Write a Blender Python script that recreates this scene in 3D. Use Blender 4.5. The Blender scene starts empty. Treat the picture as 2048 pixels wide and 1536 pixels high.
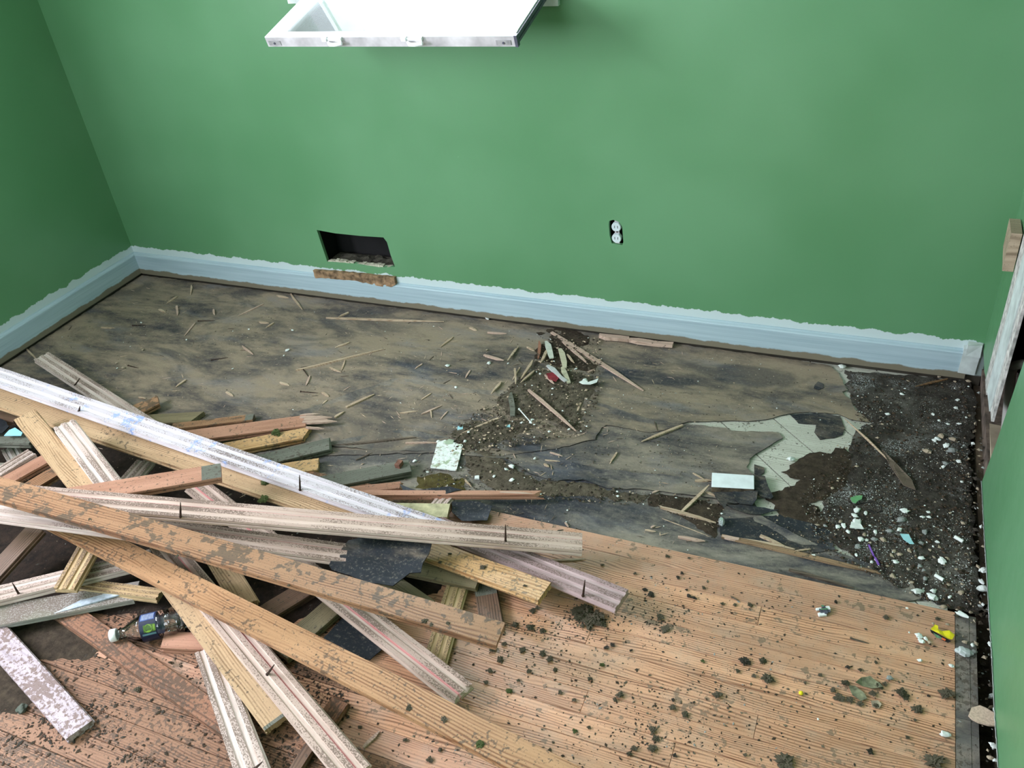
import bpy, bmesh, math, random
from mathutils import Vector, Matrix, noise
from mathutils.geometry import delaunay_2d_cdt
random.seed(7)
sc = bpy.context.scene
COL = sc.collection
# ---------------------------------------------------------------- camera
CAM = Vector((3.0786469, -2.5300654, 1.62)); FPX = 1701.5026
RX = Vector((0.9190022632838257, 0.382485709893953, -0.09560084626259967))
RY = Vector((0.14503190655126996, -0.5534627864504086, -0.820149187707122))
RZ = Vector((-0.36660685503862334, 0.7398537867318568, -0.5641061851258341))
cd = bpy.data.cameras.new('camera'); cam = bpy.data.objects.new('camera', cd); COL.objects.link(cam)
cd.sensor_width = 36; cd.lens = 36*FPX/2048; cd.clip_start = .05; cd.clip_end = 60
M = Matrix.Identity(4)
for i in range(3):
    M[i][0] = RX[i]; M[i][1] = -RY[i]; M[i][2] = -RZ[i]; M[i][3] = CAM[i]
cam.matrix_world = M; sc.camera = cam
# ---------------------------------------------------------------- world, daylight, exposure
W = bpy.data.worlds.new('sky'); sc.world = W; W.use_nodes = True
nt = W.node_tree; bg = nt.nodes['Background']
bg.inputs[0].default_value = (.80, .91, 1.0, 1); bg.inputs[1].default_value = 7.0
def window_light(name, loc, rot, sx, sy, power, col=(.90, .91, 1.0), spread=math.pi):
    l = bpy.data.lights.new(name, 'AREA'); l.shape = 'RECTANGLE'; l.size = sx; l.size_y = sy
    l.energy = power; l.color = col; l.spread = spread
    o = bpy.data.objects.new(name, l); COL.objects.link(o); o.location = loc; o.rotation_euler = rot
    return o
R90 = math.pi/2
window_light('daylight_left_window', (-.06, -2.35, 1.65), (0, -R90, 0), 1.1, 1.2, 148)
window_light('added_fill_front', (1.3, -4.24, 1.6), (R90, 0, 0), 1.3, 1.1, 20)  # general fill added behind the camera; no window is seen there
window_light('daylight_back_window', (1.68, .16, 1.62), (-R90, 0, 0), .80, .86, 26)
sc.view_settings.view_transform = 'Standard'; sc.view_settings.look = 'None'
sc.view_settings.exposure = 0.0; sc.view_settings.gamma = 1.0; sc.view_settings.use_curve_mapping = False

# ---------------------------------------------------------------- helpers
def ray(px, py): return RX*((px-1024)/FPX) + RY*((py-768)/FPX) + RZ
def at(px, py, z=0.0):                       # pixel of the photo -> point on the horizontal plane z
    d = ray(px, py); return CAM + d*((z-CAM.z)/d.z)
def atx(px, py, x):
    d = ray(px, py); return CAM + d*((x-CAM.x)/d.x)
def aty(px, py, y):
    d = ray(px, py); return CAM + d*((y-CAM.y)/d.y)
FELT = -.0165                                # top of the felt; the hardwood top is z = 0
EDGE = -.993                                 # y of the edge of the hardwood that is left
def ground(p): return FELT if p.y > EDGE else .0006
def atg(px, py, dz=0.0):
    p = at(px, py, 0)
    g = ground(p); return at(px, py, g+dz)

def link(o, parent=None):
    COL.objects.link(o)
    if parent: o.parent = parent
    return o
def mesh(name, vs, fs, mat=None, parent=None, smooth=False, mi=None):
    me = bpy.data.meshes.new(name); me.from_pydata([tuple(v) for v in vs], [], fs)
    if mat is not None:
        for m in (mat if isinstance(mat, list) else [mat]): me.materials.append(m)
    if mi: me.polygons.foreach_set('material_index', mi)
    if smooth: me.polygons.foreach_set('use_smooth', [True]*len(me.polygons))
    me.update()
    return link(bpy.data.objects.new(name, me), parent)
def tag(o, label=None, cat=None, group=None, kind=None):
    if label: o['label'] = label
    if cat: o['category'] = cat
    if group: o['group'] = group
    if kind: o['kind'] = kind
    return o
def empty(name, loc=(0, 0, 0), **k):
    o = link(bpy.data.objects.new(name, None)); o.location = loc; o.empty_display_size = .02
    return tag(o, **k)
class MB:
    def __init__(s): s.v = []; s.f = []; s.m = []
    def add(s, v, f, m=0):
        n = len(s.v); s.v += [Vector(x) for x in v]; s.f += [tuple(i+n for i in q) for q in f]; s.m += [m]*len(f); return s
    def box(s, a, b, m=0, j=0.0):
        x0, y0, z0 = a; x1, y1, z1 = b
        v = [(x0,y0,z0),(x1,y0,z0),(x1,y1,z0),(x0,y1,z0),(x0,y0,z1),(x1,y0,z1),(x1,y1,z1),(x0,y1,z1)]
        if j: v = [tuple(c+random.uniform(-j, j) for c in q) for q in v]
        return s.add(v, [(0,3,2,1),(4,5,6,7),(0,1,5,4),(1,2,6,5),(2,3,7,6),(3,0,4,7)], m)
    def tube(s, pts, r, n=10, m=0, caps=True):
        pts = [Vector(p) for p in pts]; rs = r if isinstance(r, (list, tuple)) else [r]*len(pts)
        up = None; v = []; f = []
        for i, p in enumerate(pts):
            t = (pts[min(i+1, len(pts)-1)]-pts[max(i-1, 0)]).normalized()
            if up is None: up = t.orthogonal().normalized()
            up = (up - t*up.dot(t)).normalized(); w = t.cross(up)
            for k in range(n):
                a = 2*math.pi*k/n; v.append(p + (up*math.cos(a)+w*math.sin(a))*rs[i])
        for i in range(len(pts)-1):
            for k in range(n):
                f.append((i*n+k, i*n+(k+1) % n, (i+1)*n+(k+1) % n, (i+1)*n+k))
        if caps: f += [tuple(range(n))[::-1], tuple(range((len(pts)-1)*n, len(pts)*n))]
        return s.add(v, f, m)
    def build(s, name, mat, parent=None, smooth=False):
        return mesh(name, s.v, s.f, mat, parent, smooth, s.m)
def inside(p, poly):
    c = False; n = len(poly); x, y = p
    for i in range(n):
        x1, y1 = poly[i]; x2, y2 = poly[(i+1) % n]
        if (y1 > y) != (y2 > y) and x < (x2-x1)*(y-y1)/(y2-y1)+x1: c = not c
    return c
def edist(p, poly):
    best = 9; x, y = p; n = len(poly)
    for i in range(n):
        x1, y1 = poly[i]; x2, y2 = poly[(i+1) % n]; dx, dy = x2-x1, y2-y1
        t = max(0, min(1, ((x-x1)*dx+(y-y1)*dy)/(dx*dx+dy*dy+1e-12)))
        d = math.hypot(x-x1-t*dx, y-y1-t*dy); best = min(best, d)
    return best
def rough_edge(poly, step=.02, amp=.004, seed=0):   # subdivide and jitter an outline
    out = []; n = len(poly)
    for i in range(n):
        a = Vector(poly[i]); b = Vector(poly[(i+1) % n]); L = (b-a).length; k = max(1, int(L/step))
        nn = Vector((-(b-a).y, (b-a).x))/(L+1e-9)
        for j in range(k):
            p = a.lerp(b, j/k); w = amp*(noise.noise(Vector((p.x*40+seed, p.y*40, seed)))+.5*noise.noise(Vector((p.x*110, p.y*110+seed, 3))))
            out.append(tuple(p+nn*w))
    return out
def tri2d(outer, holes=(), grid=None):
    vs = [Vector(p) for p in outer]; es = [(i, (i+1) % len(outer)) for i in range(len(outer))]
    for h in holes:
        n = len(vs); vs += [Vector(p) for p in h]; es += [(n+i, n+(i+1) % len(h)) for i in range(len(h))]
    if grid:
        xs = [p[0] for p in outer]; ys = [p[1] for p in outer]
        x = min(xs)+grid*.5
        while x < max(xs):
            y = min(ys)+grid*.5
            while y < max(ys):
                q = (x+random.uniform(-.2, .2)*grid, y+random.uniform(-.2, .2)*grid)
                if inside(q, outer) and not any(inside(q, h) for h in holes): vs.append(Vector(q))
                y += grid
            x += grid
    V, E, F, *_ = delaunay_2d_cdt(vs, es, [], 0, 1e-6)
    FF = []
    for t in F:
        c = sum((V[i] for i in t), Vector((0, 0)))/len(t)
        if inside(c, outer) and not any(inside(c, h) for h in holes): FF.append(tuple(t))
    return V, FF
def plate(name, outer, holes, O, U, Vv, thick, mat, parent=None, grid=None, zf=None):
    O = Vector(O); U = Vector(U); Vv = Vector(Vv); N = U.cross(Vv)
    V, F = tri2d(outer, holes, grid); n = len(V)
    top = []; bot = []
    for p in V:
        h = zf(p) if zf else 0.0
        top.append(O+U*p.x+Vv*p.y+N*h); bot.append(O+U*p.x+Vv*p.y+N*(h-thick))
    cnt = {}; FF = []
    for t in F:
        a, b, c = V[t[0]], V[t[1]], V[t[2]]
        if (b-a).x*(c-a).y-(b-a).y*(c-a).x < 0: t = t[::-1]
        FF.append(t)
        for i in range(len(t)):
            e = (t[i], t[(i+1) % len(t)]); cnt[e] = 1
    fs = list(FF)+[tuple(i+n for i in t[::-1]) for t in FF]
    for (a, b) in cnt:
        if (b, a) not in cnt: fs.append((b, a, a+n, b+n))
    return mesh(name, top+bot, fs, mat, parent)
XY = ((1, 0, 0), (0, 1, 0))

# ---------------------------------------------------------------- materials
class Mat:
    def __init__(s, name, rough=.7, spec=.4):
        s.m = bpy.data.materials.new(name); s.m.use_nodes = True; s.nt = s.m.node_tree
        s.b = s.nt.nodes['Principled BSDF']; s.b.inputs['Roughness'].default_value = rough
        s.b.inputs['Specular IOR Level'].default_value = spec
        tc = s.nt.nodes.new('ShaderNodeTexCoord'); s.co = tc.outputs['Object']
    def n(s, t, **k):
        x = s.nt.nodes.new(t)
        for a, b in k.items(): setattr(x, a, b)
        return x
    def L(s, a, b): s.nt.links.new(a, b)
    def put(s, sock, v):
        if hasattr(v, 'is_output'): s.L(v, sock)
        else: sock.default_value = (*v, 1) if isinstance(v, tuple) and len(v) == 3 and sock.type == 'RGBA' else v
    def math(s, op, a, b=0.0, c=0.0, clamp=False):
        x = s.n('ShaderNodeMath', operation=op, use_clamp=clamp); s.put(x.inputs[0], a); s.put(x.inputs[1], b)
        if op in ('MULTIPLY_ADD', 'SMOOTH_MIN'): s.put(x.inputs[2], c)
        return x.outputs[0]
    def mapping(s, scale=(1, 1, 1), rot=(0, 0, 0), rnd=0.0, co=None):
        x = s.n('ShaderNodeMapping'); s.L(co or s.co, x.inputs[0]); x.inputs['Scale'].default_value = scale; x.inputs['Rotation'].default_value = rot
        if rnd:
            oi = s.n('ShaderNodeObjectInfo'); v = s.n('ShaderNodeCombineXYZ')
            s.L(s.math('MULTIPLY', oi.outputs['Random'], rnd), v.inputs[0]); s.L(s.math('MULTIPLY', oi.outputs['Random'], rnd*.7), v.inputs[1])
            s.L(v.outputs[0], x.inputs['Location'])
        return x.outputs[0]
    def noise(s, vec, scale, det=4, rough=.55, dist=0.0):
        x = s.n('ShaderNodeTexNoise'); s.L(vec, x.inputs['Vector']); x.inputs['Scale'].default_value = scale
        x.inputs['Detail'].default_value = det; x.inputs['Roughness'].default_value = rough; x.inputs['Distortion'].default_value = dist
        return x.outputs['Fac']
    def vor(s, vec, scale, out='Distance', rnd=1.0):
        x = s.n('ShaderNodeTexVoronoi'); s.L(vec, x.inputs['Vector']); x.inputs['Scale'].default_value = scale; x.inputs['Randomness'].default_value = rnd
        return x.outputs[out]
    def step(s, v, lo, hi):                      # smooth threshold lo..hi -> 0..1
        x = s.n('ShaderNodeMapRange'); x.interpolation_type = 'SMOOTHSTEP'; s.put(x.inputs[0], v); x.inputs[1].default_value = lo; x.inputs[2].default_value = hi
        return x.outputs[0]
    def ramp(s, v, stops):
        x = s.n('ShaderNodeValToRGB'); s.L(v, x.inputs[0]); e = x.color_ramp.elements
        e[0].position = stops[0][0]; e[0].color = (*stops[0][1], 1); e[1].position = stops[-1][0]; e[1].color = (*stops[-1][1], 1)
        for p, c in stops[1:-1]: q = e.new(p); q.color = (*c, 1)
        return x.outputs[0]
    def mix(s, f, a, b, blend='MIX'):
        x = s.n('ShaderNodeMix', data_type='RGBA', blend_type=blend); s.put(x.inputs[0], f); s.put(x.inputs[6], a); s.put(x.inputs[7], b)
        return x.outputs[2]
    def xyz(s, co=None):
        x = s.n('ShaderNodeSeparateXYZ'); s.L(co or s.co, x.inputs[0]); return x.outputs
    def color(s, v): s.put(s.b.inputs['Base Color'], v)
    def bump(s, h, st=.3, dist=.002):
        x = s.n('ShaderNodeBump'); x.inputs['Strength'].default_value = st; x.inputs['Distance'].default_value = dist
        s.L(h, x.inputs['Height']); s.L(x.outputs[0], s.b.inputs['Normal'])
    def rough(s, v): s.put(s.b.inputs['Roughness'], v)

def m_plain(name, col, rough=.6, var=.15, scale=60, metal=0.0, spec=.4, bump=.15):
    m = Mat(name, rough, spec); v = m.mapping(rnd=9.0); f = m.noise(v, scale, 3)
    d = tuple(c*(1-var*2) for c in col); m.color(m.ramp(f, [(.3, d), (.7, tuple(min(1, c*(1+var)) for c in col))]))
    m.b.inputs['Metallic'].default_value = metal
    if bump: m.bump(f, bump, .001)
    return m.m

def m_wood(name, light, dark, ring=1.0, rough=.55, dirt=.35, dirtcol=(.075, .06, .045), grey=0.0, fine=1.0, spec=.35, dust=0.0, tint=.25, dscale=30, vary=0.0):
    m = Mat(name, rough, spec)
    base = m.mapping(rnd=37.0)
    warp = m.noise(m.mapping((2.2, 9, 9), rnd=37.0), 1.0, 2, .5)
    x, y, z = m.xyz(base)
    yy = m.math('ADD', m.math('MULTIPLY', y, 190*ring), m.math('MULTIPLY', warp, 11.0))
    w = m.math('SINE', m.math('MULTIPLY', yy, 5.2)); w = m.math('MULTIPLY_ADD', w, .5, .5); w = m.math('POWER', w, .62); lm = m.noise(m.mapping((3, 30, 30), rnd=37.0), 1.0, 2); w = m.math('SUBTRACT', 1.0, m.math('MULTIPLY', m.math('SUBTRACT', 1.0, w), m.math('MULTIPLY', m.step(lm, .30, .62), 1.5)))
    fib = m.noise(m.mapping((14, 260*fine, 260*fine), rnd=37.0), 1.0, 3, .6)
    g = m.math('ADD', m.math('MULTIPLY', w, .48), m.math('MULTIPLY', fib, .62))
    c = m.ramp(g, [(.22, dark), (.5, tuple(.45*a+.55*b for a, b in zip(dark, light))), (.85, light)])
    big = m.noise(m.mapping((3, 8, 8), rnd=37.0), 1.0, 3, .6)
    c = m.mix(m.math('MULTIPLY', m.step(big, .45, .75), tint), c, tuple(q*.55 for q in light))
    oi = m.n('ShaderNodeObjectInfo'); c = m.mix(m.math('MULTIPLY', oi.outputs['Random'], .35), c, m.mix(.5, c, dark))
    if vary:
        st = m.noise(m.mapping((1.6, 14, 14), rnd=23.0), 1.0, 4, .6); c = m.mix(m.math('MULTIPLY', m.step(st, .48, .66), vary), c, tuple(q*.50 for q in light)); pk = m.n('ShaderNodeObjectInfo').outputs['Random']; c = m.mix(m.math('MULTIPLY', m.step(m.math('FRACT', m.math('MULTIPLY', pk, 7.3)), .3, 1.0), vary*.8), c, (light[0]*.62, light[1]*.66, light[2]*.80))
    if grey: c = m.mix(grey, c, (.10, .105, .085))
    if dust: c = m.mix(m.math('MULTIPLY', m.step(m.noise(base, 14, 5, .65), .4, .75), dust), c, (.44, .36, .29))
    hgt = g
    if dirt:
        s1 = m.noise(m.mapping((1, 1, 1), rnd=11.0), dscale*3, 4, .62); s2 = m.noise(base, 7, 2)
        k = m.step(m.math('ADD', m.math('MULTIPLY', s1, .75), m.math('MULTIPLY', s2, .38)), .70-.13*dirt, .73-.11*dirt)
        c = m.mix(m.math('MULTIPLY', k, .72), c, dirtcol)
        k2 = m.step(m.noise(m.mapping((1, 1, 1), rnd=3.0), 260, 2), .66-.05*dirt, .70-.05*dirt)
        c = m.mix(m.math('MULTIPLY', k2, .6), c, dirtcol)
        hgt = m.math('ADD', g, k)
    m.color(c); m.bump(hgt, .35, .0008)
    return m.m

def m_back(name, light, dark, speck=.5, pink=0.0, blue=0.0, green=0.0):   # bare milled back of a floor strip: flats speckled, channels clean
    m = Mat(name, .8, .2); base = m.mapping(rnd=41.0); x, y, z = m.xyz()
    fib = m.noise(m.mapping((9, 210, 60), rnd=41.0), 1.0, 4, .65); big = m.noise(m.mapping((2, 22, 22), rnd=41.0), 1.0, 3)
    c = m.ramp(m.math('ADD', m.math('MULTIPLY', fib, .7), m.math('MULTIPLY', big, .3)), [(.3, dark), (.62, light)])
    flat = m.step(m.math('ABSOLUTE', z), .0078, .0092)
    c = m.mix(m.math('MULTIPLY', flat, .8), c, m.mix(.7, c, dark))
    s = m.noise(m.mapping((1, 1.6, 1), rnd=5.0), 230, 3, .6); reg = m.noise(m.mapping((1, .3, 1), rnd=5.0), 6, 2)
    k = m.step(m.math('ADD', m.math('MULTIPLY', s, .7), m.math('MULTIPLY', reg, .5)), .70-.13*speck, .74-.13*speck)
    c = m.mix(m.math('MULTIPLY', m.math('MULTIPLY', k, flat), .75), c, (.13, .09, .07))
    if pink:
        l = m.step(m.math('ABSOLUTE', m.math('SUBTRACT', y, .008)), .0032, .0008)
        c = m.mix(m.math('MULTIPLY', l, pink), c, (.62, .16, .19))
    if blue:
        q = m.step(m.noise(m.mapping((1, .55, 1), rnd=1.0), 17, 3, .7), .57, .68); q2 = m.step(m.noise(base, 120, 2), .36, .52)
        c = m.mix(m.math('MULTIPLY', m.math('MULTIPLY', q, q2), blue), c, (.26, .36, .66))
    if green: c = m.mix(m.math('MULTIPLY', m.step(m.noise(base, 9, 3), .4, .65), green), c, (.30, .34, .24))
    m.color(c); m.bump(m.math('ADD', fib, m.math('MULTIPLY', k, -.6)), .45, .0008)
    return m.m

def m_wall(name, band=True):
    m = Mat(name, .36, .5); x, y, z = m.xyz()
    big = m.noise(m.co, 1.3, 3, .5)
    c = m.mix(m.step(big, .35, .7), (.095, .250, .115), (.130, .300, .155))
    roll = m.noise(m.co, 420, 3, .6); med = m.noise(m.co, 24, 3)
    chips = m.step(m.noise(m.mapping((1, 1, 1)), 55, 2), .80, .82)
    c = m.mix(m.math('MULTIPLY', chips, .6), c, (.32, .52, .36))
    # ragged band of white paint over the skirting (a paint edge, part of the wall)
    e = m.noise(m.mapping((1, 1, .5)), 14, 4, .7)
    hgt = m.math('ADD', m.math('MULTIPLY', e, .05), .104)
    k = m.step(m.math('SUBTRACT', hgt, z), -.0015, .0015)
    if band:
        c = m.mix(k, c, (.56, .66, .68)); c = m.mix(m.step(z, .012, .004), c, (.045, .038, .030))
    m.color(c); m.bump(m.math('ADD', m.math('MULTIPLY', roll, .55), m.math('MULTIPLY', med, .6)), .16, .0012)
    m.rough(m.math('ADD', .30, m.math('MULTIPLY', med, .16)))
    return m.m

def m_felt(name, base=(.036, .038, .048), dust=(.33, .26, .185), amt=.5, warm=0.0, seed=0.0):
    m = Mat(name, .85, .25)
    st = m.noise(m.mapping((1.0, 2.3, 1), rot=(0, 0, .10), co=m.co), 1.9, 7, .66, .5); st2 = m.noise(m.mapping((1, 2.8, 1)), 9.0+seed, 6, .75)
    x, y, z = m.xyz()
    left = m.step(x, 2.5, 1.3)                    # more olive dust was swept to the left half
    d = m.math('ADD', m.math('MULTIPLY', st, .75), m.math('MULTIPLY', st2, .35))
    d = m.math('ADD', d, m.math('MULTIPLY', left, .015))
    c = m.mix(m.math('MULTIPLY', m.step(d, .54-.16*amt, .80-.16*amt), .9), base, dust)
    cool = m.step(m.noise(m.mapping((1, 3, 1)), 3.3, 4, .6, .4), .50, .75)
    c = m.mix(m.math('MULTIPLY', cool, .45), c, (.19, .20, .235))
    sl = m.step(m.noise(m.mapping((1, 2.0, 1)), 2.3, 5, .6, .8), .52, .66); c = m.mix(m.math('MULTIPLY', sl, .62), c, (.035, .040, .052))
    pw = m.step(m.noise(m.co, 110, 4, .75), .52, .78)
    c = m.mix(m.math('MULTIPLY', pw, .42), c, (.40, .36, .29))
    dk = m.step(m.noise(m.co, 75, 5, .8), .60, .72); c = m.mix(m.math('MULTIPLY', dk, .5), c, (.03, .03, .03))
    blk = m.step(m.noise(m.mapping((1, 2.2, 1)), 20, 5, .7), .62, .74)
    c = m.mix(m.math('MULTIPLY', blk, .6), c, (.018, .02, .022))
    sp = m.step(m.vor(m.co, 140), .10, .05); sel = m.step(m.noise(m.co, 9, 3), .45, .62)
    c = m.mix(m.math('MULTIPLY', m.math('MULTIPLY', sp, sel), .8), c, (.55, .58, .55))
    m.color(c); m.bump(m.math('ADD', m.noise(m.co, 130, 5, .7), m.math('MULTIPLY', st2, 1.2)), .5, .0016)
    return m.m

def m_soil(name, a=(.020, .014, .010), b=(.085, .062, .042), white=.0):
    m = Mat(name, .92, .25); v = m.noise(m.co, 42, 6, .75); c = m.ramp(v, [(.32, a), (.68, b)])
    if white:
        k = m.step(m.vor(m.co, 190), .30, .12); s = m.step(m.noise(m.co, 8, 4, .65), .47, .62)
        c = m.mix(m.math('MULTIPLY', m.math('MULTIPLY', k, s), white), c, (.60, .62, .60))
    if white:
        gz = m.step(m.noise(m.co, 4.2, 5, .6), .50, .66); c = m.mix(m.math('MULTIPLY', gz, .75), c, m.ramp(v, [(.3, (.055, .05, .042)), (.7, (.20, .185, .16))]))
        pz = m.step(m.noise(m.co, 7, 3, .6), .54, .66); pf = m.step(m.noise(m.co, 260, 3, .7), .52, .62); c = m.mix(m.math('MULTIPLY', pz, pf), c, (.50, .52, .52))
    m.color(c); m.bump(m.noise(m.co, 120, 6, .8), .9, .004)
    return m.m

WALL = m_wall('green_wall_paint'); WALLR = m_wall('green_wall_paint_plain', False)
FELT_M = m_felt('felt_olive_dust', amt=.85); FELT_B = m_felt('felt_middle', dust=(.30, .255, .20), amt=.72, seed=1.0); FELT_C = m_felt('felt_front', dust=(.32, .285, .23), amt=.55, seed=2.0)
FELT_DK = m_felt('felt_scrap', base=(.022, .026, .032), amt=.02, seed=3.0)
SOIL = m_soil('brown_soil'); SOILW = m_soil('black_soil_white_grit', (.016, .013, .011), (.085, .072, .060), .55); DUSTY = m_soil('dusty_soil', (.055, .044, .032), (.17, .14, .10))
OAK = m_wood('oak_floor', (.74, .41, .25), (.22, .09, .05), 1.0, .38, dirt=.42, dirtcol=(.16, .12, .085), dust=.35, vary=.55, tint=.4, dscale=16)
OAKD = m_wood('oak_floor_dirty_shaded', (.33, .175, .105), (.12, .055, .03), 1.1, .6, dirt=.95, dirtcol=(.075, .05, .034))  # dirty planks; base colour also darkened to deepen shade under the pile
STRIP = m_wood('grey_border_strip', (.16, .15, .14), (.05, .045, .045), 2.0, .7, dirt=.5, dust=.5)
SUB = m_wood('pale_subfloor', (.60, .60, .53), (.40, .39, .33), .9, .8, dirt=.12, tint=.1)
F_OR = m_wood('strip_face_orange', (.50, .29, .155), (.22, .10, .048), .9, .4, dirt=.55)
F_BR = m_wood('strip_face_brown', (.43, .245, .14), (.19, .09, .05), .8, .42, dirt=.92, dirtcol=(.075, .066, .052), dscale=15)
F_MUD = m_wood('strip_face_muddy', (.33, .16, .095), (.13, .06, .035), .8, .6, dirt=1.1, dirtcol=(.07, .05, .035))
F_TAN = m_wood('strip_face_tan', (.56, .385, .23), (.27, .16, .085), 1.1, .5, dirt=.3)
F_YEL = m_wood('strip_face_yellow', (.64, .41, .21), (.38, .20, .085), .8, .4, dirt=.6, dirtcol=(.13, .11, .08))
F_PINK = m_wood('strip_face_pinkish', (.50, .27, .185), (.26, .115, .07), 1.6, .5, dirt=.25)
F_OLIVE = m_wood('strip_face_olive', (.30, .235, .13), (.12, .09, .045), 1.0, .6, dirt=.3, grey=.25)
F_DARK = m_wood('strip_face_dark', (.20, .12, .08), (.07, .04, .028), 1.0, .55, dirt=.5)
F_GREY = m_wood('strip_face_weathered', (.24, .24, .20), (.07, .075, .055), 1.3, .85, dirt=.6, grey=.35)
F_WHT = m_wood('strip_chipped_white_paint', (.52, .44, .48), (.42, .35, .39), .5, .7, dirt=1.14, dirtcol=(.15, .085, .055), dscale=30)
B_PALE = m_back('strip_back_pale', (.70, .61, .57), (.44, .33, .28), .75)
B_PINK = m_back('strip_back_pink_line', (.66, .53, .46), (.42, .30, .25), .9, pink=.6)
B_BLUE = m_back('strip_back_blue_chalk', (.72, .68, .72), (.50, .45, .48), .55, blue=.85)
B_BUFF = m_back('strip_back_buff', (.62, .47, .28), (.38, .25, .13), .8)
B_GREY = m_back('strip_back_grey', (.50, .47, .44), (.27, .24, .22), .9, green=.35)
B_MAUVE = m_back('strip_back_mauve', (.52, .40, .40), (.27, .18, .18), .8)
SPL = m_wood('splinter_wood', (.56, .44, .32), (.34, .23, .15), 1.0, .8, dirt=.15)
SPLP = m_wood('splinter_pink', (.58, .42, .34), (.38, .26, .20), 1.0, .8, dirt=.1)
SPLD = m_wood('splinter_dark', (.16, .12, .09), (.05, .04, .03), 1.0, .8, dirt=.3)
WHITE = m_plain('plaster_white', (.78, .82, .80), .85, .10, 40); TAN = m_plain('pebble_tan', (.42, .34, .25), .85, .2, 50); GREYP = m_plain('pebble_grey', (.30, .32, .31), .85, .25, 60)
DARKP = m_plain('crumb_dark', (.055, .045, .035), .95, .3, 90); MOSS = m_plain('moss_clump', (.15, .125, .085), .95, .45, 130, bump=.8); MOSSG = m_plain('moss_green', (.12, .15, .05), .95, .4, 130, bump=.8)
LEAFM = m_plain('dead_leaf', (.22, .22, .14), .8, .35, 60); IRON = m_plain('rusty_iron', (.060, .035, .026), .75, .4, 120, metal=.4)
BLACK = m_plain('dark_void', (.012, .011, .012), .95, .2, 8, bump=0); CAVB = m_plain('cavity_brown', (.12, .085, .06), .95, .3, 9)
def m_skirt():
    m = Mat('skirting_paint', .55, .4); x, y, z = m.xyz()
    st = m.noise(m.mapping((1.5, 1.5, 60)), 1.5, 4, .6); c = m.ramp(st, [(.3, (.32, .43, .50)), (.7, (.44, .56, .62))])
    e = m.noise(m.mapping((1, 1, .3)), 9, 4, .65)
    c = m.mix(m.step(m.math('ADD', z, m.math('MULTIPLY', e, -.030)), .010, .004), c, (.19, .165, .12))
    k = m.step(m.noise(m.co, 24, 4, .7), .75, .79); c = m.mix(m.math('MULTIPLY', k, .75), c, (.16, .10, .07))
    m.color(c); m.bump(st, .25, .001); return m.m
SKIRT = m_skirt()
PAINTW = m_plain('white_trim_paint', (.62, .68, .68), .55, .14, 20); PLAST = m_plain('plaster_edge', (.60, .58, .56), .9, .28, 50, bump=.6)
BRKN = m_plain('broken_skirting_wood', (.30, .19, .11), .9, .4, 40, bump=.7); CREAM = m_plain('cream_core', (.55, .53, .42), .9, .2, 30, bump=.5)
SASHM = m_plain('sash_grey_white', (.60, .57, .60), .5, .22, 14); SASHW = m_plain('sash_white', (.86, .88, .90), .35, .05, 10); GASK = m_plain('sash_track_dark', (.10, .10, .14), .5, .2, 30)
OUTW = m_plain('receptacle_white', (.62, .70, .74), .35, .05, 30); BLUEC = m_plain('pale_blue_card', (.33, .70, .85), .6, .05, 20); CYANC = m_plain('cyan_chip', (.35, .65, .72), .6, .1, 20)
GREENC = m_plain('green_paint_flake', (.16, .40, .18), .5, .15, 30); YEL = m_plain('yellow_foil', (.80, .68, .02), .35, .1, 30); PURP = m_plain('purple_plastic', (.17, .07, .36), .3, .1, 30)
CHROME = m_plain('chrome', (.75, .78, .80), .2, .1, 20, metal=1.0); ORNG = m_plain('orange_red_print', (.75, .14, .05), .5, .1, 20); NAVY = m_plain('navy_label', (.012, .018, .05), .4, .1, 20)
LIME = m_plain('lime_print', (.18, .34, .03), .45, .3, 60); PRINTB = m_plain('blue_print', (.06, .11, .32), .45, .2, 90); PRINTW = m_plain('white_print', (.55, .60, .62), .5, .1, 60)
BEIGE = m_plain('speckled_beige_card', (.56, .43, .33), .9, .14, 260); CLOTH = m_plain('black_cloth', (.012, .014, .02), .9, .3, 60); MAROON = m_plain('dark_red_scrap', (.22, .02, .03), .8, .2, 50)
STONE = m_plain('speckled_white_stone', (.62, .66, .68), .9, .3, 170); CEIL = m_plain('ceiling_white', (.55, .55, .52), .9, .05, 5)
def m_glass(name, rough=0.0, col=(.96, .98, .98), refl=1.0, dirt=0.0):
    m = bpy.data.materials.new(name); m.use_nodes = True; t = m.node_tree; t.nodes.clear()
    o = t.nodes.new('ShaderNodeOutputMaterial'); tr = t.nodes.new('ShaderNodeBsdfTransparent'); gl = t.nodes.new('ShaderNodeBsdfGlossy'); fr = t.nodes.new('ShaderNodeFresnel'); mx = t.nodes.new('ShaderNodeMixShader')
    tr.inputs[0].default_value = (*col, 1); gl.inputs['Roughness'].default_value = rough; fr.inputs[0].default_value = 1.52; gl.inputs[0].default_value = (refl, refl, refl, 1)
    t.links.new(fr.outputs[0], mx.inputs[0]); t.links.new(tr.outputs[0], mx.inputs[1]); t.links.new(gl.outputs[0], mx.inputs[2])
    out = mx.outputs[0]
    if dirt:
        df = t.nodes.new('ShaderNodeBsdfDiffuse'); df.inputs[0].default_value = (.85, .88, .9, 1); m2 = t.nodes.new('ShaderNodeMixShader'); m2.inputs[0].default_value = dirt
        t.links.new(out, m2.inputs[1]); t.links.new(df.outputs[0], m2.inputs[2]); out = m2.outputs[0]
    t.links.new(out, o.inputs[0]); return m
GLASS = m_glass('window_glass', dirt=.10); PET = m_glass('clear_plastic', .03, (.90, .94, .95))
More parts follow.
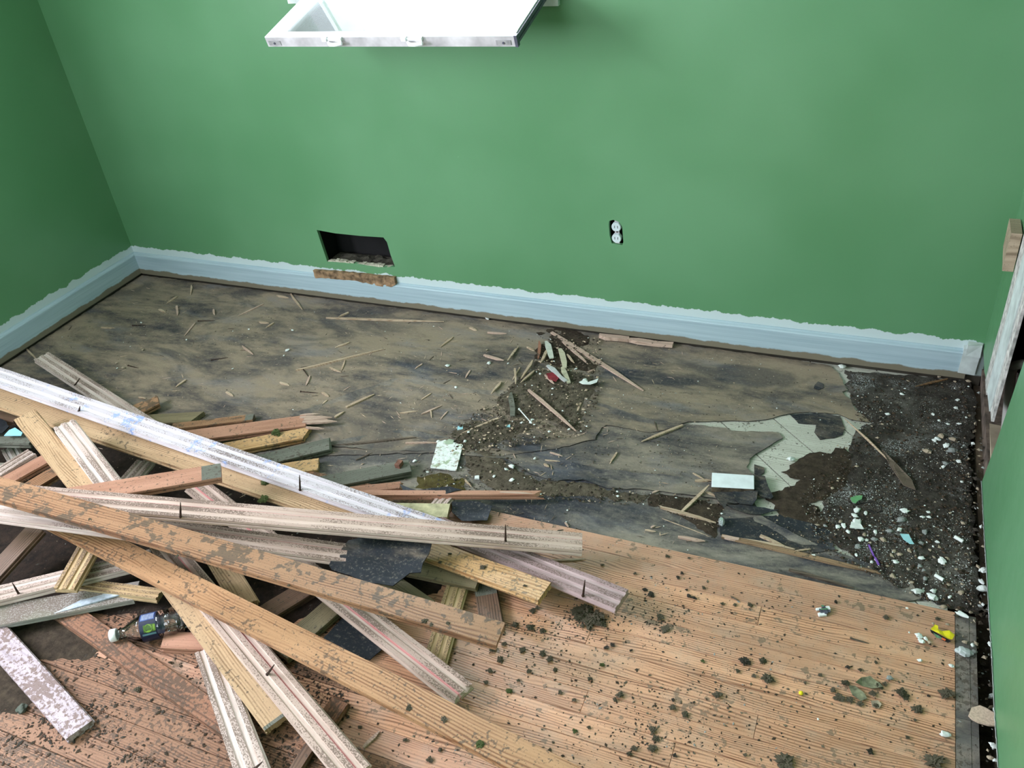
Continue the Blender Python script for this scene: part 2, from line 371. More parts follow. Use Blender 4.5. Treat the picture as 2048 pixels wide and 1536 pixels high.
# ================================================================= ROOM SHELL
RW = 3.432; YB = -4.3; H = 2.45
VENT = [(1.048, .296), (1.13, .289), (1.25, .288), (1.352, .291), (1.364, .272), (1.369, .22), (1.379, .168), (1.30, .158), (1.20, .163), (1.12, .160), (1.062, .158), (1.056, .21)]
OUTL = [(2.256, .432), (2.270, .437), (2.290, .430), (2.300, .415), (2.303, .36), (2.299, .347), (2.262, .350), (2.255, .38), (2.254, .42)]
WIN = [(1.275, 1.168), (2.085, 1.168), (2.085, 2.06), (1.275, 2.06)]
o = plate('wall_back', [(-.15, -.045), (RW+.5, -.045), (RW+.5, H), (-.15, H)], [VENT, OUTL, WIN], (0, 0, 0), (1, 0, 0), (0, 0, 1), .014, WALL, grid=.35); tag(o, kind='structure')
# left wall seen from +x : U x V = +x -> U=(0,1,0), V=(0,0,1)
o = plate('wall_left', [(YB, -.045), (.0, -.045), (.0, H), (YB, H)], [[(-2.9, 1.1), (-1.8, 1.1), (-1.8, 2.2), (-2.9, 2.2)]], (0, 0, 0), (0, 1, 0), (0, 0, 1), .014, WALL, grid=.4); tag(o, kind='structure')
def qy(px, py): p = atx(px, py, RW); return (p.y, p.z)
# right wall, near part: slanted cut edge and ragged bottom; U=(0,-1,0), V=z gives normal -x
near = [qy(1964, 963), qy(1966, 1000), qy(1970, 1080), qy(1975, 1150), qy(1980, 1240), qy(1985, 1300), qy(1990, 1420), qy(1998, 1536)]
bot = [(-a, b) for a, b in near]; bot = [bot[0]]+rough_edge([bot[1], bot[2], bot[3], bot[4], bot[5], bot[6], bot[7]], .02, .003, 4)[:-1]
bot = [q for q in bot if q[0] < 1.42]
bot.sort()
ed = [(-a, b) for a, b in (qy(1993, 884), qy(2048, 722))]
topx = .66
o = plate('wall_right', [(topx, 1.02), (.1, 1.02)][0:0]+bot+[(-YB, .05), (-YB, H), (0, H), (0, 1.02), (topx+.02, 1.02), ed[1], ed[0]], [], (RW, 0, 0), (0, -1, 0), (0, 0, 1), .013, WALLR, grid=.5); tag(o, kind='structure')
o = plate('wall_right', rough_edge([(0, .112), (.13, .108), (.195, .122), (.203, .3), (.196, .5), (.20, 1.02), (0, 1.02)], .03, .002, 2), [], (RW, 0, 0), (0, -1, 0), (0, 0, 1), .013, WALLR); tag(o, kind='structure')
o = plate('wall_front', [(0, 0), (RW, 0), (RW, H), (0, H)], [[(RW-1.95, 1.05), (RW-.65, 1.05), (RW-.65, 2.15), (RW-1.95, 2.15)]], (RW, YB, 0), (-1, 0, 0), (0, 0, 1), .014, WALL, grid=.5); tag(o, kind='structure')
b = MB(); b.box((-.1, YB-.1, H), (RW+.5, .1, H+.05)); tag(b.build('ceiling', CEIL), kind='structure')
# white lower edge where the paint is torn on the right wall
b = MB()
pts = [Vector((RW-.001, -q[0], q[1])) for q in bot]
for i in range(len(pts)-1):
    a, c = pts[i], pts[i+1]; w1 = .003+.003*noise.noise(a*30); w2 = .003+.003*noise.noise(c*30)
    b.add([a+Vector((-.0015, 0, 0)), c+Vector((-.0015, 0, 0)), c+Vector((-.0015, 0, w2)), a+Vector((-.0015, 0, w1)), a+Vector((.005, 0, -.001)), c+Vector((.005, 0, -.001))], [(0, 1, 2, 3), (0, 4, 5, 1)])
t = tag(b.build('trim_3', PAINTW), kind='structure')
# cavity behind the opening in the right wall (open box, inside faces)
b = MB(); x0, x1, y0, y1, z0, z1 = RW+.11, RW+.42, -.92, .0, -.045, 1.15
b.box((x1, y0, z0), (x1+.02, y1, z1)); b.box((RW+.014, y0-.02, z0), (x1, y0, z1)); b.box((RW+.014, y1, z0), (x1, y1+.02, z1)); b.box((RW+.014, y0, z1), (x1, y1, z1+.02)); b.box((RW+.0, y0, z0-.02), (x1, y1, -.03))
tag(b.build('wall_cavity', CAVB), kind='structure')
# layered jamb of the opening
t = empty('trim_1', (RW, -.3, .1), kind='structure')
def slab(name, yb0, yt0, yb1, yt1, zb, xa, xb, mat, zt=1.0, par=t, amp=.004, zb2=None):
    # slab between y edges (bottom,top) from zb to zt, spanning x xa..xb
    n = 14; v = []; f = []; zb2 = zb if zb2 is None else zb2
    for i in range(n+1):
        s = i/n; za = zb+(zt-zb)*s; zc = zb2+(zt-zb2)*s
        ja = amp*noise.noise(Vector((za*25, xa*9, 1))); jb = amp*noise.noise(Vector((za*25, xa*9, 7)))
        ya = yb0+(yt0-yb0)*s+ja; yc = yb1+(yt1-yb1)*s+jb
        v += [(xa, ya, za), (xa, yc, zc), (xb, yc, zc), (xb, ya, za)]
        if i: f += [tuple(4*(i-1)+q for q in (k, (k+1) % 4)) + tuple(4*i+q for q in ((k+1) % 4, k)) for k in range(4)]
    f += [(3, 2, 1, 0), tuple(4*n+q for q in range(4))]
    o = mesh(name, v, f, mat); o.parent = par; o.location = -Vector(par.location); return o
slab('plaster_edge', -.197, -.20, -.272, -.262, .122, RW-.002, RW+.006, PLAST, amp=.010)
slab('jamb_board', -.275, -.266, -.392, -.385, .140, RW-.003, RW+.004, PAINTW, amp=.001, zb2=.150)
slab('plaster_core', -.398, -.390, -.445, -.437, .155, RW-.001, RW+.006, PLAST, amp=.008)
o = slab('lath', -.11, -.10, -.20, -.19, .50, RW-.03, RW-.004, m_wood('lath_wood', (.45, .36, .26), (.2, .15, .1), 1, .8, dirt=.3), zt=.575, amp=.004, zb2=.47)
# bottom plate and pipe in the cavity
b = MB(); b.box((RW+.015, -.62, -.028), (RW+.11, -.0, .035), 0, .004); tag(b.build('trim_2', m_plain('rotten_plate', (.15, .11, .09), .9, .4, 30, bump=.8)), kind='structure')
b = MB(); b.box((RW+.022, -.47, .0355), (RW+.105, -.30, .044), 0, .003); tag(b.build('tan_panel_offcut', m_plain('tan_panel', (.40, .32, .24), .85, .12, 20)), 'tan offcut of panel lying inside the opening of the right wall', 'offcut')
p1 = atx(2046, 728, RW+.05); p2 = atx(2026, 732, RW+.05); p3 = atx(2022, 752, RW+.05); p4 = atx(2034, 830, RW+.05); p4.z = .037
b = MB(); b.tube([p1+Vector((.05, -.01, 0)), p1, p2, p2.lerp(p3, .45), p3, p3.lerp(p4, .5), p4], .0125, 10); tag(b.build('waste_pipe', m_plain('grey_pipe', (.42, .40, .38), .5, .08, 20), smooth=True), 'grey bent pipe standing inside the opening of the right wall', 'pipe')
# vent duct + outlet box behind the back wall
b = MB(); b.box((1.02, .014, .11), (1.03, .14, .33)); b.box((1.39, .014, .11), (1.40, .14, .33)); b.box((1.02, .014, .32), (1.40, .14, .33)); b.box((1.02, .13, .11), (1.40, .14, .33)); b.box((1.02, .014, .10), (1.40, .14, .115))
o = tag(b.build('vent_opening', BLACK), 'dark open duct in the ragged rectangular hole in the green wall', 'vent')
V, F = tri2d([(1.05, .02), (1.385, .02), (1.385, .11), (1.05, .11)], (), .018)
o2 = mesh('rubble', [(p.x, p.y, .152+.012*noise.noise(Vector((p.x*30, p.y*30, 0)))) for p in V], F, m_soil('duct_rubble', (.02, .018, .014), (.12, .11, .085)), o)
b = MB()
for i in range(18):
    x = 1.066+i*.0172; b.box((x, .002, .150), (x+.0176, .02, .160+random.uniform(0, .009)), 0, .002)
b.build('plaster_edge', CREAM, o)
t = empty('electrical_outlet', (2.279, 0, .391), label='bare white duplex outlet without a cover plate in the green wall', cat='outlet')
def loc(o, par): o.parent = par; o.location = -Vector(par.location); return o
b = MB(); b.box((2.245, .045, .335), (2.312, .05, .447)); b.box((2.245, .014, .335), (2.249, .05, .447)); b.box((2.308, .014, .335), (2.312, .05, .447)); b.box((2.245, .014, .443), (2.312, .05, .447)); b.box((2.245, .014, .335), (2.312, .05, .339)); loc(b.build('outlet_box', BLACK), t)
for zc in (.4115, .3705):
    v = []; n = 24
    for q, yy in ((1.0, .012), (1.0, .0), (.9, -.003)):
        for k in range(n):
            a = 2*math.pi*k/n; v.append((2.2795+.0165*q*math.cos(a), yy, zc+max(-.0148, min(.0148, .0172*math.sin(a)))*q))
    f = [(i*n+k, i*n+(k+1) % n, (i+1)*n+(k+1) % n, (i+1)*n+k) for i in range(2) for k in range(n)]+[tuple(range(2*n, 3*n))]
    o = loc(mesh('receptacle', v, f, OUTW), t)
    b = MB(); b.box((2.2735, -.0036, zc-.003), (2.2752, -.0028, zc+.006)); b.box((2.2838, -.0036, zc-.003), (2.2855, -.0028, zc+.006)); b.build('slot', BLACK, o)
b = MB(); b.box((2.2715, .0085, .336), (2.2875, .0105, .443)); loc(b.build('mounting_strap', SASHM), t)
for zz_ in (.391, .438, .344):
    b = MB(); b.tube([(2.2795, .0085, zz_), (2.2795, .0065, zz_)], .0028, 8); loc(b.build('screw', IRON), t)

# skirting boards
def skirting(name, pts, sgn):
    # pts: (position along, depth direction) profile extruded
    prof = [(.0, .0), (.016, .0), (.016, .090), (.0135, .094), (.006, .096), (.003, .0985), (.003, .100), (.0, .100)]
    v = []; f = []; n = len(prof)
    for i, a in enumerate(pts):
        for (d, z) in prof:
            wob = .0012*noise.noise(Vector((a*3, z*9, 0)))
            v.append((a, -d-wob, z) if sgn == 'b' else (d+wob, a, z))
    for i in range(len(pts)-1):
        for k in range(n): f.append((i*n+k, i*n+(k+1) % n, (i+1)*n+(k+1) % n, (i+1)*n+k) if sgn == 'b' else (i*n+(k+1) % n, i*n+k, (i+1)*n+k, (i+1)*n+(k+1) % n))
    f += [tuple(range(n)), tuple(range((len(pts)-1)*n, len(pts)*n))]
    return tag(mesh(name, v, f, SKIRT), kind='structure')
sb = skirting('baseboard_back', [.0+i*.05 for i in range(int(3.40/.05)+1)], 'b')
sl = skirting('baseboard_left', [-4.29+i*.1 for i in range(43)]+[.0], 'l')
sr = mesh('baseboard_right', [], []); bpy.data.objects.remove(sr)
b = MB(); b.box((3.378, -.0195, .020), (RW-.006, -.001, .112), 0, .002); b.box((3.388, -.021, .085), (RW-.003, -.003, .128), 0, .003); loc_ = b.build('end_block', PAINTW, sb)
# gnawed stretch of the skirting under the vent
o = plate('gnawed_wood', rough_edge([(.992, .120), (1.14, .126), (1.375, .128), (1.378, .100), (1.352, .080), (1.20, .093), (1.06, .090), (.995, .084)], .012, .004, 5), [], (0, -.0168, 0), (1, 0, 0), (0, 0, 1), .014, BRKN, sb, grid=.012, zf=lambda p: .0045*noise.noise(Vector((p.x*70, p.y*90, 2))))
o['label'] = 'brown broken wood bared where the skirting was knocked away'
# window in the back wall
w1 = empty('window_1', (1.68, 0, 1.16), kind='structure')
b = MB(); b.box((1.20, -.016, 1.108), (2.127, .0, 1.134)); b.box((1.18, -.03, 1.134), (2.15, .02, 1.162)); loc(b.build('window_sill', PAINTW), w1)
b = MB(); b.box((1.21, -.016, 1.162), (1.275, .0, 2.12)); b.box((2.085, -.016, 1.162), (2.145, .0, 2.12)); b.box((1.21, -.016, 2.06), (2.145, .0, 2.12)); b.box((1.262, .014, 1.162), (1.275, .12, 2.07)); b.box((2.085, .014, 1.162), (2.098, .12, 2.07)); b.box((1.262, .014, 1.155), (2.098, .12, 1.168)); b.box((1.262, .014, 2.06), (2.098, .12, 2.07)); loc(b.build('window_frame', PAINTW), w1)
# tilted-in sash (origin at its foot, local -y runs into the room and down)
A = aty(530, 71, -.30); Bq = aty(1030, 77, -.30)
ang = math.radians(15.5); LS = .33
sash = empty('window_sash', (0, 0, 0), label='white window sash tipped into the room above the green wall', cat='window sash')
cx = (A.x+Bq.x)/2; sw = (Bq.x-A.x); fz = (A.z+Bq.z)/2
sash.location = (cx, -.30+LS*math.cos(ang), fz-.014*math.cos(ang)+LS*math.sin(ang)); sash.rotation_euler = (ang, 0, 0)
hw = sw/2
b = MB(); b.box((-hw, -LS, -.015), (hw, -LS+.028, .014)); rail = b.build('top_rail', SASHM, sash)
b = MB(); b.box((-hw, -LS+.0005, .0142), (hw, -LS+.030, .0165)); b.box((-hw, -.03, -.015), (hw, 0, .0165)); b.box((-hw, -LS+.028, -.015), (-hw+.055, -.03, .0165)); b.build('stile', SASHW, sash)
b = MB(); b.box((hw-.022, -LS+.028, -.015), (hw-.001, -.03, .0165)); st = b.build('stile', SASHW, sash)
b = MB(); b.box((hw-.001, -LS, -.012), (hw+.004, 0, -.004)); b.box((hw-.001, -LS, .002), (hw+.004, 0, .012)); b.box((hw-.0015, -LS-.002, -.016), (hw+.007, -LS+.012, .017)); b.build('shaded_track_seal', GASK, sash)  # tracks; their dark colour also holds the shade on the outer side
b = MB(); b.box((-hw+.053, -LS+.027, .006), (hw-.02, -.028, .010)); b.build('pane', GLASS, sash)
for xx in (-hw+.245, -hw+.515):
    b = MB(); b.box((xx-.033, -LS-.005, .006), (xx+.033, -LS, .013)); b.box((xx-.033, -LS-.010, .006), (xx-.018, -LS, .0165)); b.box((xx+.014, -LS-.010, .006), (xx+.034, -LS, .0165))
    b.tube([(xx-.014, -LS-.008, .004), (xx-.005, -LS-.016, .000), (xx+.015, -LS-.018, .001), (xx+.038, -LS-.016, .004)], [.004, .006, .006, .005], 8); b.build('sash_lock', SASHW, sash, smooth=False)
for xx in (-hw+.03, hw-.035):
    b = MB(); b.box((xx-.022, -LS-.002, -.010), (xx+.022, -LS, .004)); o = b.build('corner_plate', m_plain('plate_grey', (.42, .41, .43), .5, .15, 40, metal=.3), sash)
    b = MB(); b.tube([(xx, -LS-.002, -.003), (xx, -LS-.004, -.003)], .0035, 8); b.build('screw', GASK, o)
# ================================================================= FLOOR
floor = empty('floor', (0, 0, 0), kind='structure')
def plank_mesh(L, w=.0575, t=.0184, bev=.0006):
    x, y = L/2-.0004, w/2-.0003
    v = [(-x, -y, -t), (x, -y, -t), (x, y, -t), (-x, y, -t), (-x, -y, -bev), (x, -y, -bev), (x, y, -bev), (-x, y, -bev), (-x+bev, -y+bev, 0), (x-bev, -y+bev, 0), (x-bev, y-bev, 0), (-x+bev, y-bev, 0)]
    return v, [(0, 3, 2, 1)]+[(a, (a+1) % 4, 4+(a+1) % 4, 4+a) for a in range(4)]+[(4+a, 4+(a+1) % 4, 8+(a+1) % 4, 8+a) for a in range(4)]+[(8, 9, 10, 11)]
PW = .0581; XR = 3.372
joints = {5: [2.600, 1.35], 8: [2.646, 1.7], 9: [2.854, 1.2], 0: [2.1, .7], 1: [1.55], 2: [2.96, 1.8], 3: [1.2], 4: [2.05], 6: [1.9, .8], 7: [3.0, 1.5]}
row = 0; y = EDGE
while y > YB:
    js = joints.get(row, [random.uniform(1.9, 3.0), random.uniform(.5, 1.6)]) if row < 40 else [1.8]
    xs = [XR]+[j for j in sorted(js, reverse=True)]+[.0]
    for a, c in zip(xs[:-1], xs[1:]):
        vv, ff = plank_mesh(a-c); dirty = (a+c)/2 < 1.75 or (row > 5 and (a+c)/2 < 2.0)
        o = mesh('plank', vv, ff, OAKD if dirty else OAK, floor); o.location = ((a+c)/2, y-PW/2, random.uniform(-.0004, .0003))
    y -= PW; row += 1
yy = EDGE-.003
while yy > YB:
    b = MB(); l = random.uniform(.2, .5); b.box((XR+.0006, yy-l, -.019), (RW-.018, yy-.0006, .0004)); b.box((XR+.026, yy-l, .0004), (XR+.0275, yy-.0006, .0012)); b.build('border_strip', STRIP, floor); yy -= l
# diagonal subfloor boards, clipped to the room
def clip(poly, nx, ny, c):
    out = []
    for i in range(len(poly)):
        a, q = poly[i], poly[(i+1) % len(poly)]; da = nx*a[0]+ny*a[1]-c; db = nx*q[0]+ny*q[1]-c
        if da <= 0: out.append(a)
        if da*db < 0: s = da/(da-db); out.append((a[0]+(q[0]-a[0])*s, a[1]+(q[1]-a[1])*s))
    return out
k = .206
c0 = 2.323-k*9
for i in range(16):
    lo = c0+i*k+.0028; hi = c0+(i+1)*k-.0028
    pl = [(0.0, .02), (3.36, .02), (3.36, EDGE-.03), (0.0, EDGE-.03)]
    pl = clip(pl, 1, 1, hi); pl = clip(pl, -1, -1, -lo) if pl else pl
    if len(pl) < 3: continue
    n = len(pl); v = [(x, yy, -.0205) for x, yy in pl]+[(x, yy, -.040) for x, yy in pl]
    a = sum(pl[j][0]*pl[(j+1) % n][1]-pl[(j+1) % n][0]*pl[j][1] for j in range(n))
    f = [tuple(range(n)), tuple(range(n, 2*n))[::-1]]+[(j+n, (j+1) % n+n, (j+1) % n, j) for j in range(n)]
    o = mesh('subfloor_board', v, f, SUB, floor)
b = MB(); b.box((-.3, YB-.2, -.25), (RW+.6, .3, -.046)); o = b.build('light_stop_base', SOIL, floor)  # unseen block added below the floor to stop light leaking in
b = MB(); b.box((RW+.014, YB, -.046), (RW+.11, -.63, .12)); o = b.build('backing_plate', SOIL, floor)  # backing added behind the right wall to keep light out of the gap
# black slot along the right wall is left open between the subfloor and the wall plate
# ================================================================= FELT
def pp(lst, z=FELT): return [tuple(at(x, y, z)[:2]) for x, y in lst]
def felt(name, poly, z, mat, label, seed, thick=.0016, curl=.008, amp=.006, grid=.05, wr=.0012, zf=None):
    P = rough_edge(poly, .018, amp, seed)
    def h(p):
        d = edist((p.x, p.y), poly)
        c = curl*max(0, 1-d/.03)*max(.12, .45+noise.noise(Vector((p.x*9+seed, p.y*9, 0))))
        return c+wr*(noise.noise(Vector((p.x*14, p.y*14, seed)))*.5+.5)+(zf(p) if zf else 0)
    o = plate(name, P, [], (0, 0, z), *XY, thick, [mat, BLACK], grid=grid, zf=h)
    o.data.polygons.foreach_set('material_index', [0 if q.normal.z > .3 else 1 for q in o.data.polygons]); return tag(o, label, 'felt')
lower = [(1.30, EDGE-.008), (3.24, EDGE-.008)]+pp([(1842, 1197)])+pp([(1826, 1170), (1770, 1140), (1690, 1110), (1600, 1075), (1520, 1030), (1500, 985), (1400, 960), (1200, 940), (1000, 890), (800, 860)])
felt('felt_underlay', lower, -.0195, FELT_C, 'strip of bare black felt running along the edge of the hardwood', 3)
mid = pp([(1060, 948), (1110, 962), (1165, 961), (1215, 976), (1280, 979), (1325, 983), (1381, 993), (1440, 1000), (1500, 1002), (1544, 995), (1530, 970), (1513, 955), (1492, 935), (1500, 920), (1512, 909), (1540, 893), (1566, 877), (1560, 866), (1544, 862), (1478, 863), (1420, 856), (1381, 848), (1300, 840), (1150, 790), (950, 780)])+[(1.6, -.45), (1.35, -.75), (1.6, -.86)]+pp([(880, 905), (960, 915), (1015, 918)])
felt('felt_underlay', mid, -.0181, FELT_B, 'middle sheet of grey felt ending in a torn point beside the pale boards', 1)
up = [(.004, -.006), (1.2, -.006)]+[(2.2, -.006), (2.9, -.008)]+pp([(1660, 732), (1678, 748), (1692, 780), (1684, 785), (1700, 800), (1712, 820), (1740, 845), (1700, 838), (1676, 829), (1650, 826), (1618, 824), (1590, 827), (1559, 832), (1530, 839), (1508, 842), (1442, 842), (1376, 845), (1340, 858), (1300, 866), (1260, 858), (1211, 851), (1190, 880), (1100, 900), (1000, 912)])+[(1.9, -.80), (1.35, -.985), (.004, -.985)]
felt('felt_underlay', up, -.0167, FELT_M, 'large back sheet of dusty felt along the long white skirting', 2, curl=.003)
# small felt scraps
def scrap(lst, z, label, seed, name='felt_scrap', mat=FELT_DK, cat='felt scrap', thick=.0014, curl=.006, wr=.004, amp=.004, zf=None):
    return tag(felt(name, pp(lst, z), z, mat, label, seed, thick, curl, amp, .012, wr, zf), label, cat)
scrap([(1427, 986), (1480, 985), (1505, 1000), (1470, 1012), (1455, 1008), (1447, 1020), (1437, 1004)], -.010, 'crumpled blue-black felt scrap under the left end of the white block', 5)
scrap([(1465, 985), (1515, 985), (1512, 1002), (1504, 1013), (1480, 1009), (1470, 1002)], -.006, 'dark felt flap poking out below the middle of the white block', 6)
scrap([(1506, 952), (1530, 955), (1537, 975), (1546, 995), (1541, 1000), (1520, 995), (1506, 975)], -.008, 'dark felt flap sticking out right of the white block', 7)
scrap([(1450, 1012), (1500, 1012), (1558, 1022), (1520, 1030), (1495, 1030), (1470, 1022)], -.013, 'curved felt strip lying in front of the white block', 8)
scrap([(1629, 770), (1636, 763), (1647, 768), (1648, 775), (1637, 780), (1628, 776)], -.0145, 'small dark hexagonal felt patch on the back felt sheet', 9, curl=0, wr=.0005, amp=.001)
scrap([(1580, 830), (1640, 826), (1680, 833), (1690, 855), (1685, 870), (1668, 876), (1640, 880), (1630, 865), (1632, 850), (1610, 848), (1597, 847)], -.0188, 'black felt tongue reaching over the pale subfloor boards', 10, curl=.002, wr=.002)
scrap([(1508, 930), (1530, 936), (1530, 946), (1518, 953), (1510, 948)], -.018, 'small black felt remnant on the pale boards beside the white block', 11, curl=.002, wr=.001)
scrap([(1440, 1040), (1560, 1030), (1660, 1060), (1670, 1100), (1600, 1112), (1520, 1090), (1440, 1070)], -.0178, 'wide torn felt piece in front of the white block', 12, curl=.003, wr=.002)
scrap([(905, 1010), (950, 1005), (985, 1018), (975, 1045), (925, 1046), (905, 1030)], .012, 'black felt lump between the two long nailed strips', 13, wr=.012, curl=.01)
scrap([(800, 972), (835, 985), (900, 978), (925, 985), (880, 995), (810, 990)], .03, 'black felt rag behind the thin split strip', 14, wr=.012, curl=.01)
# lifted tear at the right
o = plate('felt_flap', pp([(1762, 905), (1790, 935), (1822, 965), (1830, 985), (1805, 975), (1780, 940)]), [], (0, 0, -.006), *XY, .003, SPLD, grid=.015, zf=lambda p: .010*abs(noise.noise(Vector((p.x*20, p.y*20, 0)))))
tag(o, 'lifted dark splintered tear in the floor right of the pale boards', 'torn board')
b = MB(); a_ = at(1690, 838, -.012); c_ = at(1782, 925, -.008); b.tube([a_, a_.lerp(c_, .5)+Vector((0, 0, .003)), c_], [.001, .004, .002], 6); tag(b.build('split_sliver', SPL), 'long thin sliver along the crack right of the pale boards', 'splinter')
b = MB(); a_ = at(1830, 773, -.006); c_ = at(1895, 758, .0); b.tube([a_, a_.lerp(c_, .5), c_], [.001, .005, .003], 6); tag(b.build('split_sliver', m_wood('sliver_brown', (.25, .14, .06), (.1, .05, .03))), 'brown sliver near the far right corner', 'splinter')
# ================================================================= SOIL
def mound(name, lst, hgt, mat, label, seed, grid=.012, base=None, world=False, fq=26):
    poly = lst if world else [tuple(at(x, y, FELT)[:2]) for x, y in lst]
    P = rough_edge(poly, .012, .014, seed)
    def h(p):
        d = edist((p.x, p.y), P); e = min(1, d/.03)
        n = noise.noise(Vector((p.x*fq, p.y*fq, seed)))*.6+noise.noise(Vector((p.x*fq*3, p.y*fq*3, seed)))*.4
        return e**.6*hgt*(.55+.75*n)
    V, F = tri2d(P, (), grid); z0 = FELT+.0003 if base is None else base
    nb = set(); v = [(p.x, p.y, z0+max(-.004, h(p))-.0015) for p in V]
    FF = []
    for t in F:
        a, b_, c = V[t[0]], V[t[1]], V[t[2]]
        FF.append(t if (b_-a).x*(c-a).y-(b_-a).y*(c-a).x > 0 else t[::-1])
    o = mesh(name, v, FF, mat, smooth=True); return tag(o, label, 'dirt', kind='stuff')
mound('soil_bed', [(1690, 742), (1800, 748), (1940, 762), (1956, 800), (1940, 900), (1946, 1000), (1950, 1100), (1962, 1200), (1966, 1232), (1900, 1214), (1838, 1198), (1760, 1150), (1700, 1110), (1660, 1080), (1640, 1030), (1650, 1000), (1690, 960), (1700, 900), (1712, 860), (1745, 845), (1715, 820), (1700, 795)], .010, SOILW, 'black wet soil with white grit filling the far right corner', 1, .016)
mound('soil_bed', [(1585, 925), (1620, 905), (1660, 905), (1690, 890), (1710, 930), (1690, 985), (1650, 1000), (1600, 1010), (1560, 985), (1600, 960), (1565, 945)], .008, SOIL, 'brown rotted soil patch in the middle of the pale subfloor boards', 2)
mound('soil_bed', [(1530, 985), (1580, 980), (1640, 1020), (1690, 1040), (1690, 1070), (1650, 1065), (1560, 1030)], .007, SOIL, 'brown soil right of the white block', 3)
mound('soil_heap', [(1050, 745), (1110, 735), (1165, 745), (1200, 765), (1190, 790), (1165, 810), (1165, 850), (1150, 868), (1120, 850), (1090, 840), (1060, 845), (1010, 830), (990, 800), (1020, 770)], .013, DUSTY, 'dusty brown heap of rotted wood crumbs in the middle of the felt', 4)
mound('soil_heap', [(1085, 655), (1130, 650), (1190, 668), (1180, 690), (1150, 700), (1200, 730), (1190, 750), (1120, 740), (1070, 720), (1060, 700), (1100, 680)], .007, SOIL, 'dark crumbled wood behind the fan of broken slivers', 5)
mound('soil_heap', [(905, 860), (940, 840), (990, 840), (1050, 838), (1085, 850), (1040, 872), (990, 890), (950, 905), (915, 895)], .010, DUSTY, 'thin spill of dusty soil left of the middle heap', 6)
mound('soil_heap', [(925, 905), (960, 895), (1000, 905), (1020, 930), (1070, 960), (1170, 965), (1240, 985), (1300, 990), (1280, 1005), (1170, 990), (1080, 990), (1000, 985), (940, 950)], .007, DUSTY, 'band of dusty soil in front of the torn middle felt sheet', 7)
mound('soil_heap', [(1295, 985), (1340, 990), (1400, 998), (1440, 1010), (1445, 1040), (1430, 1075), (1390, 1050), (1330, 1015), (1300, 1010)], .008, SOIL, 'dark soil patch left of the white block', 8)
mound('soil_heap', [(835, 955), (880, 945), (930, 960), (925, 985), (880, 985), (830, 975)], .006, m_soil('mossy_soil', (.05, .035, .012), (.13, .11, .035)), 'olive brown soil patch below the square white tile', 9)
mound('soil_bed', [(-200, 850), (200, 850), (420, 930), (560, 960), (640, 1000), (690, 1060), (850, 1100), (900, 1180), (800, 1250), (640, 1230), (520, 1300), (430, 1330), (330, 1250), (200, 1240), (60, 1250), (-200, 1240)], .004, m_soil('pile_dirt_shade', (.010, .007, .006), (.045, .027, .019)), 'dark dirt with painted-in shade on the floor under the pile of strips', 15, .03, .0010)  # dirt bed, coloured near black to deepen the shade under the pile
mound('soil_bed', [(0, 1250), (110, 1240), (200, 1260), (240, 1290), (180, 1330), (120, 1330), (60, 1330), (90, 1400), (40, 1440), (-40, 1420), (-60, 1300)], .006, SOIL, 'dark brown soil spilled at the lower left under the pile', 10, .014, .0012)
# dark crumbs standing in for the shaded gap along the skirting
mound('soil_bed', [tuple(q) for q in [(.02, -.030), (1.2, -.030), (2.1, -.030), (2.2, -.055), (2.15, -.10), (1.9, -.05), (1.2, -.045), (.02, -.042)]], .006, SOIL, 'dark crumbs standing in for the shaded joint along the back skirting', 13, .02, world=True)

# ---------------------------------------------------------------- fine crumbs (uncountable)
OCT = [(1, 0, 0), (-1, 0, 0), (0, 1, 0), (0, -1, 0), (0, 0, 1), (0, 0, -1)]
OF = [(0, 2, 4), (2, 1, 4), (1, 3, 4), (3, 0, 4), (2, 0, 5), (1, 2, 5), (3, 1, 5), (0, 3, 5)]
def crumbs(name, label, n, sampler, smin, smax, mats, wts, flat=.6, long=1.0, up=.0):
    v = []; f = []; mi = []
    for i in range(n):
        p = sampler()
        if p is None: continue
        s = smin+(smax-smin)*random.random()**2.6; a = random.uniform(0, 6.28); ca, sa = math.cos(a), math.sin(a)
        lx = s*long*random.uniform(.7, 1.4); ly = s*random.uniform(.6, 1.1); lz = s*flat*random.uniform(.6, 1.1); k = len(v)
        tz = random.uniform(-.3, .3)
        for x, y, z in OCT:
            x = x*lx*random.uniform(.7, 1.2); y = y*ly*random.uniform(.7, 1.2); z = z*lz*random.uniform(.8, 1.1)+x*tz*.3
            v.append((p[0]+x*ca-y*sa, p[1]+x*sa+y*ca, p[2]+lz*.6+z))
        f += [(a_+k, b_+k, c_+k) for a_, b_, c_ in OF]; mi += [random.choices(range(len(mats)), wts)[0]]*8
    o = mesh(name, v, f, mats, mi=mi); return tag(o, label, 'debris', kind='stuff')
def box_s(x0, x1, y0, y1, z, dens=None):
    def s():
        for _ in range(20):
            x = random.uniform(x0, x1); y = random.uniform(y0, y1)
            if dens is None or random.random() < dens(x, y): return (x, y, z)
        return None
    return s
def nz(x, y, f=3.0, s=0.0, lo=-.1, hi=.35): return max(0, min(1, (noise.noise(Vector((x*f+s, y*f, s)))-lo)/(hi-lo)))
def px_s(x0, x1, y0, y1, dz=0.0, poly=None, dens=None):
    def s():
        for _ in range(30):
            px = random.uniform(x0, x1); py = random.uniform(y0, y1)
            if poly and not inside((px, py), poly): continue
            p = atg(px, py, dz)
            if p.y > -.03 or p.x > 3.41 or (p.y < EDGE and p.x > 3.40): continue
            if dens is None or random.random() < dens(p.x, p.y): return tuple(p)
        return None
    return s
corner = [(1690, 742), (1940, 765), (1950, 900), (1955, 1100), (1975, 1240), (1838, 1198), (1640, 1100), (1600, 1000), (1640, 930), (1720, 860), (1700, 790)]
